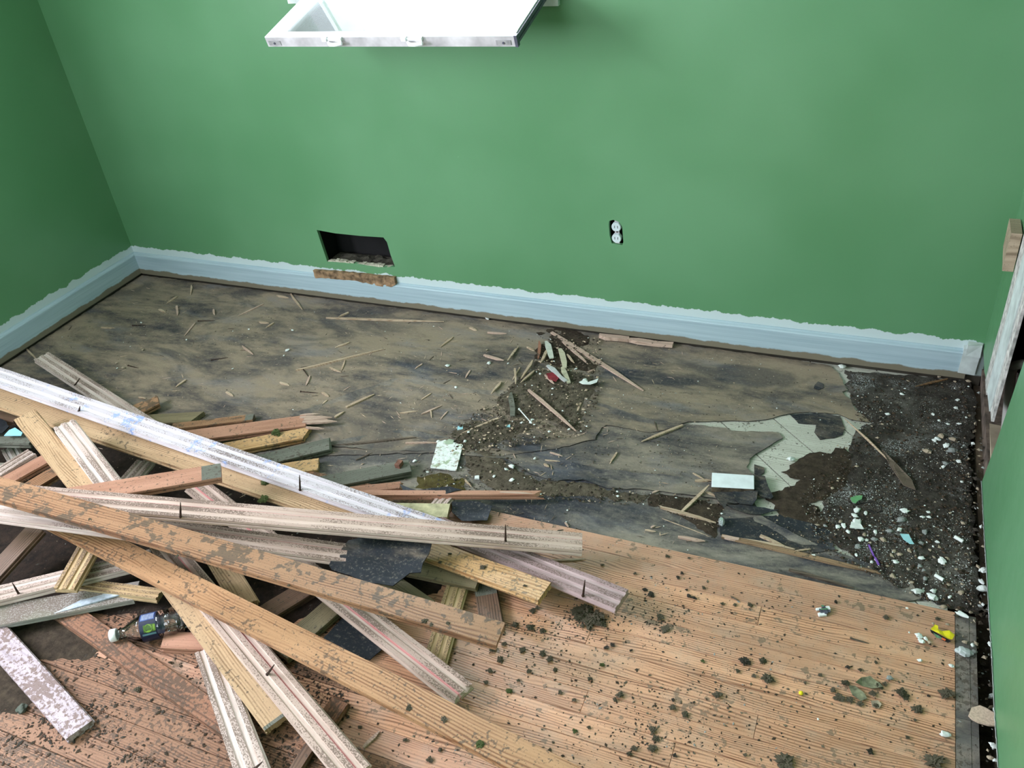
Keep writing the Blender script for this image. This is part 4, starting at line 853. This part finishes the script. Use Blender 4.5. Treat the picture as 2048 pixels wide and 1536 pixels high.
def pebble(px, py, s, c='w', label=None, asp=1.0, dz=0.0, name='pebble'):
    g = atg(px, py, .006); d = (g-CAM).dot(RZ); S = s*d/FPX
    o = link(bpy.data.objects.new(name, random.choice(PEB[c]))); o.location = g+Vector((0, 0, S*.18-.003+dz)); o.scale = (S*1.05*asp, S*.85, S*.8); o.rotation_euler = (random.uniform(-.2, .2), random.uniform(-.2, .2), random.uniform(0, 6.3) if asp == 1 else random.uniform(-.6, .6))
    names = {'w': 'small white plaster crumb lying in the dirt', 't': 'small tan pebble lying in the dirt', 'g': 'small grey pebble lying in the dirt'}
    tag(o, label or names[c], 'pebble', None if label else {'w': 'white plaster crumbs', 't': 'tan pebbles', 'g': 'grey pebbles'}[c]); return o
def cp(x, y, ox, oy, k): return ox+x/k, oy+y/k
for x, y, s, *c in [(385, 425, 13), (930, 675, 9), (1440, 730, 9), (1425, 800, 9), (800, 858, 9), (1270, 918, 8), (1355, 948, 8), (1520, 888, 6), (1255, 1085, 12), (1230, 1100, 9), (1290, 1060, 14, 't'), (1340, 1150, 15), (1385, 1195, 18, 'g'), (1160, 1200, 16, 't'), (1450, 1290, 10), (1310, 1340, 9), (1330, 1310, 12, 'g'), (1685, 673, 6), (960, 622, 4), (1000, 710, 5, 't'), (705, 700, 5, 't'), (1215, 860, 8), (1400, 1090, 14, 't'), (990, 1200, 7, 't'), (1540, 555, 9, 't'), (1420, 560, 7, 't'), (1640, 465, 9, 't'), (1270, 515, 7, 't')]:
    pebble(*cp(x, y, 1600, 640, 4.571), s, *(c or ['w']))
for x, y, s, *c in [(500, 600, 14), (520, 550, 15), (555, 815, 14), (690, 745, 9), (635, 745, 8), (910, 728, 12), (955, 555, 16), (925, 640, 18, 'g'), (1120, 610, 9), (1180, 610, 8), (1175, 565, 8), (1255, 835, 8), (1110, 985, 12), (875, 1020, 11), (1220, 1285, 12), (1205, 1345, 20), (1370, 1340, 9), (1675, 1100, 18), (1670, 1270, 20), (1675, 1408, 7), (515, 955, 8), (125, 960, 8), (1140, 750, 14, 'g'), (1145, 1175, 12, 'g'), (345, 700, 12), (400, 690, 12), (370, 650, 9, 't'), (440, 745, 10), (230, 690, 8, 'g'), (640, 690, 8), (600, 575, 10), (680, 815, 13, 'g'), (610, 820, 8), (1110, 850, 12, 'g'), (1270, 880, 8, 't'), (840, 960, 9, 't'), (910, 950, 10, 't'), (860, 920, 9, 't'), (1000, 920, 10, 't'), (1040, 915, 8, 'g'), (1100, 1060, 11, 'g'), (1130, 1100, 9, 'g'), (990, 1085, 8, 't'), (1430, 1085, 6, 't'), (800, 1055, 6, 't'), (700, 1000, 8), (655, 1020, 8), (530, 880, 13, 'g'), (590, 770, 10, 't'), (760, 820, 12, 't'), (820, 740, 12, 'g'), (1470, 1300, 12, 't'), (1310, 1430, 12, 't'), (1560, 1480, 8, 't'), (1020, 1205, 8, 't'), (850, 1150, 12, 't'), (1350, 990, 9, 't'), (1550, 1000, 7, 't'), (1190, 910, 7, 't'), (980, 1440, 5), (1660, 1200, 12)]:
    pebble(*cp(x, y, 1600, 900, 4.571), s, *(c or ['w']))
for x, y, s, *c in [(1090, 328, 15), (1110, 375, 12), (1150, 348, 9), (1185, 380, 8, 't'), (1095, 548, 9), (1385, 598, 11), (1325, 1225, 18), (1350, 218, 7, 't'), (165, 1083, 5), (1580, 408, 9), (1510, 380, 10, 't'), (1220, 210, 6, 't'), (1165, 770, 5, 't'), (1000, 290, 4), (1590, 470, 11, 'g'), (1740, 400, 12), (1770, 1330, 16), (1790, 1000, 12), (1760, 870, 13, 'g'), (1745, 1440, 12, 't'), (1780, 1460, 10)]:
    pebble(*cp(x, y, 1600, 1200, 4.571), s, *(c or ['w']))
for x, y, s, *c in [(300, 1110, 7), (510, 1110, 8), (115, 1265, 8), (880, 1310, 12), (835, 1330, 8), (880, 1415, 10), (740, 1385, 7), (715, 1350, 8, 't'), (685, 390, 6, 't'), (1460, 640, 14), (440, 685, 7), (375, 515, 9), (700, 495, 9), (1040, 940, 7), (960, 965, 7), (850, 495, 4), (1060, 1245, 6), (1385, 540, 6), (1330, 950, 5), (690, 145, 9), (1060, 70, 4)]:
    pebble(*cp(x, y, 800, 600, 3.938), s, *(c or ['w']))
for x, y, s, *c in [(1190, 1095, 16), (970, 1240, 8), (140, 980, 3), (1370, 1250, 4)]:
    pebble(*cp(x, y, 1280, 640, 3.938), s, *(c or ['w']))
for x, y, s, *c in [(1680, 468, 8), (1660, 498, 4), (720, 570, 7, 't'), (685, 572, 4), (825, 305, 4), (835, 465, 6, 't'), (1360, 575, 4), (1455, 344, 4), (680, 542, 6, 't'), (1090, 405, 4), (1710, 350, 5)]:
    pebble(*cp(x, y, 0, 540, 2.926), s, *(c or ['w']))
for i in range(120):
    q = px_s(1620, 1960, 760, 1225, 0, corner, lambda x, y: .2+nz(x, y, 7, 5))()
    if not q: continue
    c = random.choice('wwtg'); S = random.uniform(.0025, .007); o = link(bpy.data.objects.new('pebble', random.choice(PEB[c]))); o.location = Vector(q)+Vector((0, 0, .004)); o.scale = (S, S*.8, S*.8); o.rotation_euler = (0, 0, random.uniform(0, 6))
    names = {'w': ('small white plaster crumb lying in the dirt', 'white plaster crumbs'), 't': ('small tan pebble lying in the dirt', 'tan pebbles'), 'g': ('small grey pebble lying in the dirt', 'grey pebbles')}
    tag(o, names[c][0], 'pebble', names[c][1])
pebble(*cp(1500, 478, 1600, 1200, 4.571), 25, 'w', 'largest speckled white stone on the hardwood by the border strip', 1.2).data = blob_mesh('stone', 3, .25, .6, 4, STONE, True)
pebble(*cp(520, 680, 1600, 900, 4.571), 24, 'w', 'largest white plaster lump in the rubble of the right corner')
pebble(*cp(1300, 1015, 1600, 900, 4.571), 18, 'w', 'rough white lump in the rubble beside the green wall')
pebble(*cp(1080, 1290, 1600, 900, 4.571), 16, 'w', 'oblong white lump on the black felt end by the hardwood', 1.5)
pebble(*cp(1480, 1500, 1600, 900, 4.571), 14, 'w', 'pointed white chip at the corner of the hardwood', 1.6)
pebble(*cp(820, 710, 1600, 1200, 4.571), 13, 'g', 'small shell-like chip on the hardwood above the leaf clump')
for x, y, l_ in ((1450, 815, 'short white tube in the rubble of the right corner'), (1270, 1165, 'short pale rod in the lower right rubble')):
    px, py = cp(x, y, 1600, 900, 4.571); p = atg(px-8, py-5, .010); q = atg(px+9, py+5, .010); b = MB(); b.tube([p, q], .0045, 9); tag(b.build('white_tube', WHITE), l_, 'tube')
# clumps of moss and dirt on the hardwood and on the boards
CL = {k_: [blob_mesh('clump', 4, .85, .42, i*2.7+j, m) for i in range(3)] for j, (k_, m) in enumerate((('m', MOSS), ('g', MOSSG), ('d', DARKP)))}
def clump(px, py, s, c='m', label=None, asp=1.0, pos=None):
    g = pos or atg(px, py, .002); S = .74*s*(g-CAM).dot(RZ)/FPX
    o = link(bpy.data.objects.new('dirt_clump', random.choice(CL[c]))); o.location = g+Vector((0, 0, S*.15)); o.scale = (S*asp, S, S*.8); o.rotation_euler = (random.uniform(-.3, .3), random.uniform(-.3, .3), random.uniform(0, 6.3) if asp == 1 else -.2)
    n_ = {'m': ('dark mossy clump of dirt on the hardwood', 'mossy dirt clumps on the hardwood'), 'd': ('small dark crumb of dirt on the hardwood', 'dark dirt crumbs on the hardwood'), 'g': ('small greenish clump on the hardwood', 'greenish clumps on the hardwood')}[c]
    tag(o, label or n_[0], 'clump', None if label else n_[1]); return o
for q in [(1806, 1390, 26), (1893, 1388, 26), (1835, 1420, 20), (1535, 1358, 24), (1525, 1322, 15), (1508, 1352, 9), (1435, 1390, 18), (1568, 1524, 34), (1868, 1524, 34), (1305, 1497, 17), (1268, 1497, 13), (1258, 1508, 11), (1345, 1415, 14), (1371, 1429, 13), (1305, 1460, 15), (1312, 1478, 14), (1678, 1396, 20), (1666, 1380, 11), (1772, 1235, 11), (1205, 1130, 7), (1270, 1147, 7), (1335, 1113, 9), (1378, 1116, 6), (1445, 1208, 8), (1470, 1210, 7), (1408, 1176, 8), (1490, 1324, 20, 'd'), (1500, 1210, 10), (1740, 1503, 14, 'd'), (1490, 1510, 8), (1405, 1322, 9, 'g'), (1356, 1155, 8, 'd'), (1364, 1147, 7, 'd'), (1378, 1192, 10, 'd'), (1388, 1196, 10, 'd'), (1373, 1180, 6, 'd'), (1213, 1295, 11, 'd'), (1225, 1290, 9, 'd'), (1262, 1301, 6, 'd'), (1346, 1400, 8, 'd'), (1302, 1190, 14, 'd'), (1290, 1180, 9, 'd'), (1165, 1252, 9), (1320, 1235, 15), (1330, 1258, 16), (1475, 1342, 9), (1110, 1340, 9), (1058, 1343, 10), (1018, 1382, 13, 'g'), (1037, 1361, 8), (980, 1342, 11), (972, 1365, 10), (1205, 1330, 11, 'g'), (1180, 1358, 10), (1120, 1385, 9), (1148, 1400, 9), (1240, 1390, 16), (1350, 1511, 9, 'd'), (1150, 1462, 11, 'g'), (1100, 1500, 8), (1230, 1400, 9), (1178, 1455, 7), (1695, 1335, 10, 'd'), (1720, 1340, 8), (1752, 1325, 7), (1857, 1392, 6, 'd'), (1830, 1440, 6), (1875, 1238, 10), (1912, 1232, 9), (1672, 1204, 8, 'd'), (1815, 1475, 8), (1640, 1350, 8), (1610, 1365, 6), (1000, 1320, 14), (1045, 1300, 13), (1085, 1308, 12), (1100, 1318, 14), (985, 1300, 14), (1008, 1288, 11), (1065, 1222, 12), (1075, 1216, 9), (425, 1415, 7, 'd'), (340, 1325, 7), (275, 1380, 13), (720, 1455, 8), (810, 1480, 9), (860, 1520, 13), (880, 1500, 9), (745, 1380, 6), (668, 1388, 5)]:
    clump(*q)
for q in [(1170, 1222, 34), (1190, 1235, 34), (1178, 1246, 26), (1160, 1236, 24), (1202, 1248, 20), (1150, 1222, 16), (1030, 1250, 14), (1060, 1256, 16), (1085, 1262, 12)]: clump(*q)
clump(45, 1420, 28, 'm', 'round greyish green dirt ball at the lower left').data = blob_mesh('clump', 3, .5, .8, 9, m_plain('grey_green', (.14, .16, .13), .95, .4, 90, bump=.8))
for px, py, s, c, k_ in [(530, 965, 16, 'g', 'b'), (528, 1000, 18, 'g', 'b'), (552, 866, 16, 'g', 'g'), (520, 1002, 10, 'g', 'b'), (437, 885, 7, 'm', 'h'), (887, 1440, 16, 'm', 's'), (820, 1417, 15, 'm', 's'), (960, 1490, 20, 'g', 's'), (632, 1312, 12, 'm', 's'), (648, 1300, 8, 'm', 's'), (650, 1160, 10, 'm', 'r'), (585, 1158, 12, 'm', 'r'), (578, 1170, 9, 'm', 'r'), (425, 1115, 11, 'g', 'r'), (848, 1243, 14, 'm', 'r'), (862, 1250, 9, 'm', 'r'), (895, 1247, 9, 'm', 'r'), (355, 1112, 7, 'm', 'r'), (180, 1040, 13, 'm', 'r'), (255, 1055, 8, 'm', 'r'), (170, 1018, 10, 'm', 'r'), (225, 1045, 7, 'm', 'r'), (965, 1135, 11, 'm', 'S'), (1050, 1172, 8, 'm', 'S'), (900, 1108, 8, 'm', 'S'), (880, 1125, 8, 'm', 'S'), (320, 1165, 9, 'm', 's'), (460, 990, 7, 'm', 'b'), (690, 1198, 6, 'm', 'r')]:
    ps = on_board(k_, px, py, .001)
    lbl = {'b': 'green moss tuft on the long tan strip', 'g': 'green moss tuft on the splintered pinkish strip', 'h': 'dark tuft on the yellow orange strip', 's': 'mossy dirt clump on the longest orange strip', 'r': 'dark dirt clump on the long dirty brown strip', 'S': 'dark dirt clump on the yellow strip'}[k_]
    o = clump(px, py, s, c, lbl, 1.0, ps); o['group'] = lbl.replace('tuft', 'tufts').replace('clump', 'clumps')
# dead leaf clump on the hardwood
def leaf(pts, z, label, mat=LEAFM, curl=.012, seed=0, cat='leaf', th=.0008):
    P = [tuple(at(x_, y_, .004)[:2]) for x_, y_ in pts]; c = Vector((sum(p[0] for p in P)/len(P), sum(p[1] for p in P)/len(P)))
    o = plate('leaf', rough_edge(P, .01, .002, seed), [], (0, 0, z), *XY, th, mat, grid=.01, zf=lambda p: curl*min(1, ((Vector((p.x, p.y))-c).length/.03)**2)*(.6+noise.noise(Vector((p.x*25, p.y*25, seed)))))
    return tag(o, label, cat)
leaf([(1710, 1372), (1722, 1358), (1740, 1354), (1762, 1370), (1765, 1378), (1745, 1378), (1725, 1374)], .006, 'grey green curled leaf on top of the leaf clump on the hardwood', seed=1)
leaf([(1697, 1373), (1710, 1372), (1728, 1386), (1734, 1398), (1722, 1402), (1705, 1390)], .004, 'second curled leaf in front of the leaf clump', seed=2)
leaf([(1742, 1402), (1756, 1400), (1764, 1408), (1758, 1416), (1745, 1414)], .003, 'small curled brown leaf below the leaf clump', TAN, seed=3)
for q in [(1690, 1366, 16), (1758, 1372, 16), (1745, 1388, 14), (1700, 1400, 14), (1720, 1408, 12), (1752, 1412, 11), (1770, 1368, 9)]: clump(*q)
# ================================================================= SINGLE THINGS
t_ = atg(1424, 947, .03); 
def boxp(name, px4, z0, z1, mat, label, cat, jit=.0008, mat2=None):
    q = [at(x_, y_, z1) for x_, y_ in px4]; n = 4; v = [(p.x, p.y, z1) for p in q]
    v = []; 
    bm = bmesh.new(); top = [bm.verts.new((p.x, p.y, z1)) for p in q]; lo = [bm.verts.new((p.x+random.uniform(-jit, jit), p.y+random.uniform(-jit, jit), z0)) for p in q]
    bm.faces.new(top); bm.faces.new(lo[::-1])
    for i in range(4): bm.faces.new((top[i], lo[i], lo[(i+1) % 4], top[(i+1) % 4]))
    bmesh.ops.recalc_face_normals(bm, faces=bm.faces); bmesh.ops.bevel(bm, geom=[e for e in bm.edges], offset=.0008, segments=1, affect='EDGES')
    me = bpy.data.meshes.new(name); bm.to_mesh(me); bm.free(); me.materials.append(mat)
    o = link(bpy.data.objects.new(name, me)); return tag(o, label, cat)
blk = boxp('wood_block', [(1424, 945.5), (1508, 951), (1508.5, 978), (1423, 974)], -.0145, .0045, m_plain('rotten_block', (.10, .075, .05), .95, .4, 60, bump=.8), 'wood block with a bright white painted top on the torn felt', 'block')
o = boxp('painted_top', [(1424, 945), (1508, 950.5), (1508.5, 977.5), (1423, 973.5)], .0042, .0062, m_plain('bright_white', (.80, .86, .90), .6, .06, 30), 'white painted face', None); del o['label']; o.parent = blk
def tile_z(p): return .0008*noise.noise(Vector((p.x*90, p.y*90, 0)))
mt = Mat('tile_mastic', .8, .3); k_ = mt.step(mt.noise(mt.co, 55, 4, .7), .36, .5); mt.color(mt.mix(k_, (.30, .25, .19), mt.mix(mt.step(mt.noise(mt.co, 40, 2), .6, .66), (.78, .83, .80), (.42, .50, .36)))); mt.bump(mt.noise(mt.co, 90, 4), .8, .003)
tp = [tuple(at(*q, -.012)[:2]) for q in [(875, 886), (890, 881), (926, 891), (913, 942), (861, 936)]]
tag(plate('square_tile', rough_edge(tp, .02, .0008, 3), [], (0, 0, -.009), *XY, .004, mt.m, grid=.008, zf=lambda p: tile_z(p)), 'square tile smeared with white mastic on the felt', 'tile')
o = plate('mastic_blob', rough_edge([tuple(at(*q, -.008)[:2]) for q in [(887, 883), (898, 878), (908, 880), (905, 887), (893, 889)]], .006, .001, 2), [], (0, 0, -.008), *XY, .004, m_plain('pale_green_blob', (.42, .52, .38), .8, .2, 60)); tag(o, 'pale green flake at the back edge of the square tile', 'chip')
for (px, py, s, mat, l_) in [(920.5, 855.5, 12, CYANC, 'cyan tile chip above the square tile'), (1016, 853, 8, CYANC, 'small cyan tile chip at the soil spill'), (954, 955, 9, WHITE, 'small white chip standing below the square tile'), (1488, 878, 0, None, '')]:
    if not mat: continue
    g = atg(px, py, .003); S = s*(g-CAM).dot(RZ)/FPX; b = MB(); b.box((-S/2, -S*.45, -.003), (S/2, S*.45, .003), 0, S*.08); o = b.build('tile_chip', mat); o.location = g; o.rotation_euler = (0, 0, .35); tag(o, l_, 'chip')
# pale blue card and black cloth at the left edge
o = plate('card', [tuple(at(*q, .135)[:2]) for q in [(8, 871), (18, 860), (30, 855), (45, 865), (42, 871)]], [], (0, 0, .135), *XY, .002, BLUEC); tag(o, 'bright pale blue card scrap at the left edge of the pile', 'card')
o = felt('cloth_wad', [tuple(at(*q, .125)[:2]) for q in [(-30, 842), (0, 840), (14, 846), (20, 858), (8, 872), (-30, 874)]], .125, CLOTH, 'dark blue-black cloth wad at the left edge', 31, .004, .01, .003, .01, .02); o['category'] = 'cloth'
# green flake, chips near the right soil
leaf([(1701, 991), (1714, 987), (1726, 987), (1724, 994), (1716, 998), (1712, 1003), (1705, 1000)], -.004, 'green paint flake lying above the white rubble', GREENC, .004, 5, 'flake')
leaf([(1703, 1040+0), (1722, 1045), (1728, 1055), (1700, 1052)], -.001, 'white broken plaster flake in the middle of the rubble', WHITE, .002, 6, 'flake', .003)
leaf([(1800, 1065), (1818, 1066), (1829, 1086), (1820, 1086), (1808, 1076)], .0, 'pale blue green glass-like flake in the rubble', CYANC, .004, 7, 'flake')
b = MB(); p, q = atg(1738, 1090, .006), atg(1748, 1112, .006); r_, s_ = atg(1751, 1116, .006), atg(1758, 1130, .006); b.tube([p, q], .0025, 8); b.tube([r_, s_], .0032, 8); b.tube([q, r_], .0015, 6); tag(b.build('purple_stick', PURP), 'small purple plastic stick in the rubble', 'plastic stick')
pts = [atg(x_, y_, .006) for x_, y_ in [(1712, 1008), (1730, 1006), (1748, 1002), (1762, 1012), (1764, 1022), (1750, 1026), (1735, 1018)]]; b = MB(); b.tube(pts, .0011, 6); tag(b.build('black_wire', BLACK), 'black looped wire above the rubble', 'wire')
# clear faceted plastic piece
p = atg(1443, 1043, .012); v = []; n = 6
for i, (r, z) in enumerate([(0.001, -.016), (.0065, -.010), (.0085, .0), (.0065, .010), (.001, .017)]):
    for k_ in range(n): a = 2*math.pi*k_/n; v.append((r*math.cos(a), z, r*.8*math.sin(a)))
f = [(i*n+k_, i*n+(k_+1) % n, (i+1)*n+(k_+1) % n, (i+1)*n+k_) for i in range(4) for k_ in range(n)]
g = bpy.data.materials.new('clear_acrylic'); g.use_nodes = True; g.node_tree.nodes['Principled BSDF'].inputs['Transmission Weight'].default_value = .75; g.node_tree.nodes['Principled BSDF'].inputs['Roughness'].default_value = .08; g.node_tree.nodes['Principled BSDF'].inputs['Base Color'].default_value = (.85, .92, .95, 1)
o = mesh('crystal_pendant', v, f, g); o.location = p; o.rotation_euler = (.1, 0, .25); tag(o, 'clear faceted plastic pendant beside the straight sliver', 'pendant')
# metal buckle on the hardwood
bk = empty('metal_buckle', at(1648, 1222, .004), label='small shiny metal and white plastic buckle on the hardwood', cat='buckle')
S = .0095
def bb(name, prs, mat):
    b = MB()
    for a_, c_ in prs: b.box(a_, c_, 0, .0003)
    o = b.build(name, mat); o.parent = bk; o.rotation_euler = (0, 0, .45); return o
bb('frame', [((-.016, -.013, -.003), (.002, -.004, .0015)), ((-.016, .004, -.003), (-.004, .010, .001)), ((.006, .0, -.002), (.015, .010, .004))], SASHW); bb('plate', [((-.010, -.006, .0), (.013, .006, .003)), ((-.002, -.010, .001), (.006, .012, .0045))], GASK); bb('bar', [((-.008, -.001, .003), (.008, .003, .006)), ((-.003, .008, .002), (.003, .013, .006))], CHROME)
# yellow wrapper
wr = empty('candy_wrapper', at(1884, 1267, .003), label='torn yellow and black foil wrapper on the hardwood near the right wall', cat='wrapper')
def wp(name, pts, z, mat, seed, curl=.006):
    P = [tuple(at(x_, y_, z)[:2]) for x_, y_ in pts]
    o = plate(name, P, [], (0, 0, z), *XY, .0005, mat, grid=.006, zf=lambda p: curl*(noise.noise(Vector((p.x*60, p.y*60, seed)))+.4)); o.parent = wr; o.location = -wr.location; return o
wp('foil', [(1861, 1258), (1870, 1249), (1876, 1252), (1876, 1259), (1884, 1263), (1898, 1263), (1909, 1271), (1904, 1281), (1895, 1279), (1880, 1270), (1868, 1263)], .009, YEL, 1, .005)
wp('foil_band', [(1860, 1260), (1868, 1264), (1880, 1271), (1895, 1280), (1902, 1284), (1896, 1286), (1880, 1279), (1862, 1266)], .006, BLACK, 2, .004)
wp('foil_stripe', [(1866, 1266), (1878, 1272), (1890, 1280), (1886, 1281), (1872, 1275)], .0085, CHROME, 3, .003); wp('foil_mark', [(1884, 1275), (1892, 1279), (1890, 1282), (1883, 1278)], .0098, ORNG, 4, .001)
# beige torn card against the wall, little yellow bead
q = [(1936, 1432), (1942, 1418), (1959, 1413), (1972, 1420), (1990, 1432), (1993, 1457), (1975, 1453), (1955, 1447), (1942, 1440)]
tag(plate('card_shard', rough_edge([tuple(at(*c_, .012)[:2]) for c_ in q], .012, .002, 3), [], (0, 0, .012), *XY, .004, BEIGE, grid=.02, zf=lambda p: .10*max(0, p.x-3.36)), 'speckled beige board shard leaning at the foot of the green wall', 'shard')
bm = bmesh.new(); bmesh.ops.create_uvsphere(bm, u_segments=14, v_segments=8, radius=.0048); me = bpy.data.meshes.new('bead'); bm.to_mesh(me); bm.free(); me.materials.append(YEL); o = link(bpy.data.objects.new('yellow_bead', me)); o.location = at(1602, 1386, .0048); tag(o, 'tiny yellow bead on the hardwood', 'bead')
# white pin on the heap
b = MB(); p, q = atg(1039, 819, .018), atg(1061, 844, .013); b.tube([p, q], .0018, 7); b.tube([p+(p-q).normalized()*.004, p], .0035, 8); b.tube([q, q+(q-p).normalized()*.008], [.0055, .001], 8); tag(b.build('white_peg', WHITE), 'white pin-like peg on the dusty heap', 'peg')
o = leaf([(1092, 745), (1105, 742), (1118, 752), (1112, 762), (1098, 756)], -.002, 'dark red scrap inside the fan of slivers', MAROON, .004, 8, 'scrap')
o = leaf([(1158, 764), (1170, 758), (1176, 763), (1186, 760), (1197, 757), (1194, 764), (1181, 768), (1165, 768)], .002, 'thin white shell-like flakes right of the heap', WHITE, .003, 9, 'flake')
# ---------------------------------------------------------------- plastic bottle
zb = .0355
P0 = at(221, 1272, zb); P1 = at(352, 1241, zb); X = (P1-P0).normalized()
bt = empty('plastic_bottle', P0, label='clear plastic water bottle with white cap and dark blue label under the pile', cat='bottle')
Y = Vector((0, 0, 1)).cross(X).normalized(); Z = X.cross(Y)
Mx = Matrix.Identity(4)
for r in range(3): Mx[r][0] = X[r]; Mx[r][1] = Y[r]; Mx[r][2] = Z[r]; Mx[r][3] = P0[r]
bt.matrix_world = Mx @ Matrix.Scale(1.16, 4); LB = .20
def lathe(name, prof, mat, n=28, smooth=True, a0=0, a1=2*math.pi, par=bt):
    v = []; full = abs(a1-a0-2*math.pi) < 1e-6; m_ = n if full else n+1
    for x_, r_ in prof:
        for k_ in range(m_): a = a0+(a1-a0)*k_/n; v.append((x_, r_*math.cos(a), r_*math.sin(a)))
    f = [(i*m_+k_, i*m_+(k_+1) % m_, (i+1)*m_+(k_+1) % m_, (i+1)*m_+k_) for i in range(len(prof)-1) for k_ in range(n)]
    return mesh(name, v, f, mat, par, smooth)
lathe('cap', [(0, .0), (0, .0125), (.001, .0135), (.013, .0135), (.014, .0125), (.014, .011)], SASHW)
lathe('body', [(.012, .0105), (.02, .0108), (.022, .0135), (.024, .0108), (.03, .012), (.045, .020), (.062, .0285), (.066, .0300), (.068, .0290), (.102, .0290), (.104, .0303), (.110, .0303), (.116, .027), (.122, .0303), (.132, .0303), (.138, .027), (.144, .0295), (.152, .0285), (.156, .024), (.157, .0)], PET)
lb = lathe('label', [(.0675, .0294), (.1025, .0294)], NAVY, 40)
def patch(name, x0, x1, a0, a1, mat, r=.0297): return lathe(name, [(x0, r), (x1, r)], mat, 8, True, a0, a1, lb)
patch('print_panel', .070, .099, 1.15, 1.85, PRINTB)
for i in range(9): patch('print_line', .0725+i*.0029, .0735+i*.0029, 1.25, 1.78, PRINTW, .0299)
patch('print_ground', .076, .100, 2.18, 2.72, m_plain('dark_lime', (.06, .13, .02), .5, .2, 60), .02965)
v = [(.086+.0085*math.cos(a), .0300*math.cos(2.44+.30*math.sin(a)), .0300*math.sin(2.44+.30*math.sin(a))) for a in [2*math.pi*i/20 for i in range(20)]]; mesh('print_disc', v, [tuple(range(20))], LIME, lb)
patch('print_block', .0955, .1005, 2.25, 2.65, LIME, .0300); patch('print_band', .072, .1, 2.80, 2.95, m_plain('teal_print', (.10, .22, .26), .5, .2), .0297)
# ---------------------------------------------------------------- tell look-alikes apart by what they lie beside
LM = [('the white block', 1465, 960), ('the square white tile', 893, 912), ('the metal buckle', 1648, 1222), ('the yellow wrapper', 1884, 1267), ('the beige board shard', 1965, 1435), ('the leaf clump', 1740, 1385), ('the yellow bead', 1602, 1386), ('the plastic bottle', 285, 1255),
      ('the clear pendant', 1443, 1043), ('the green flake', 1712, 995), ('the purple stick', 1748, 1112), ('the largest white plaster lump', 1714, 1049), ('the black wire loop', 1745, 1012), ('the blue green flake', 1818, 1076), ('the far right corner', 1945, 760), ('the hexagonal felt patch', 1637, 771),
      ('the cream chip of the fan', 1098, 700), ('the white peg', 1050, 831), ('the grey plank chip', 1023, 809), ('the cyan chip', 920, 855), ('the forked twig', 1325, 866), ('the long sliver by the back skirting', 770, 640), ('the long bent sliver', 680, 719), ('the splintered strip end', 640, 838), ('the corner of the two skirtings', 285, 545),
      ('the tip of the nailed strip', 1244, 1203), ('the end of the long nailed strip', 1164, 1090), ('the end of the long dirty brown strip', 1001, 1273), ('the end of the pinkish broken strip', 924, 1388), ('the butt joint below the nailed strip', 1175, 1288), ('the white tube', 1917, 1078), ('the speckled white stone', 1928, 1304), ('the pointed tip of the middle felt sheet', 1566, 876), ('the long brown lath', 1600, 1108), ('the tear in the floor', 1795, 945), ('the pink strip remnant', 1300, 682), ('the vent opening', 715, 560), ('the bottom edge under the foreground strip', 1180, 1530), ('the end of the whitish grooved strip', 86, 716), ('the stout brown sliver', 720, 801)]
LP = [(n_, atg(x_, y_)) for n_, x_, y_ in LM]
ORD = 'nearest,second nearest,third nearest,fourth nearest,fifth nearest,sixth nearest,seventh nearest,eighth nearest,ninth nearest,tenth nearest,eleventh nearest,twelfth nearest,thirteenth nearest,fourteenth nearest,fifteenth nearest,sixteenth nearest,seventeenth nearest,eighteenth nearest,nineteenth nearest,twentieth nearest,twenty-first nearest,twenty-second nearest,twenty-third nearest,twenty-fourth nearest,twenty-fifth nearest'.split(',')
sc.view_layers[0].update()
BASES = {'small white plaster crumb lying in the dirt': 'white plaster crumb', 'small tan pebble lying in the dirt': 'tan pebble', 'small grey pebble lying in the dirt': 'grey pebble', 'thin pale wood sliver scattered on the dusty felt': 'loose pale sliver', 'dark mossy clump of dirt on the hardwood': 'dark mossy clump', 'small dark crumb of dirt on the hardwood': 'small dark crumb', 'small greenish clump on the hardwood': 'greenish clump', 'dark rusty nail lying loose on the left felt': 'loose rusty nail',
         'green moss tuft on the long tan strip': 'moss tuft on tan strip', 'mossy dirt clump on the longest orange strip': 'clump on orange strip', 'dark dirt clump on the long dirty brown strip': 'clump on brown strip', 'dark dirt clump on the yellow strip': 'clump on yellow strip'}
for full, short in BASES.items():
    it = [o for o in COL.objects if o.parent is None and o.get('label') == full]
    pos = [(o.location if o.location.length > .01 else sum((v.co for v in o.data.vertices), Vector())/len(o.data.vertices)).xy for o in it]
    used = set()
    for o, p in zip(it, pos):
        for n_, q in sorted(LP, key=lambda e: (e[1].xy-p).length):
            rk = sum(1 for p2 in pos if (q.xy-p2).length < (q.xy-p).length-1e-9)
            if rk < len(ORD) and (n_, rk) not in used:
                used.add((n_, rk)); o['label'] = short+', '+ORD[rk]+' to '+n_; break
# ================================================================= DONE
for o in COL.objects:
    if o.type == 'MESH' and o.parent is None and 'kind' not in o and 'label' not in o: print('UNLABELLED', o.name)
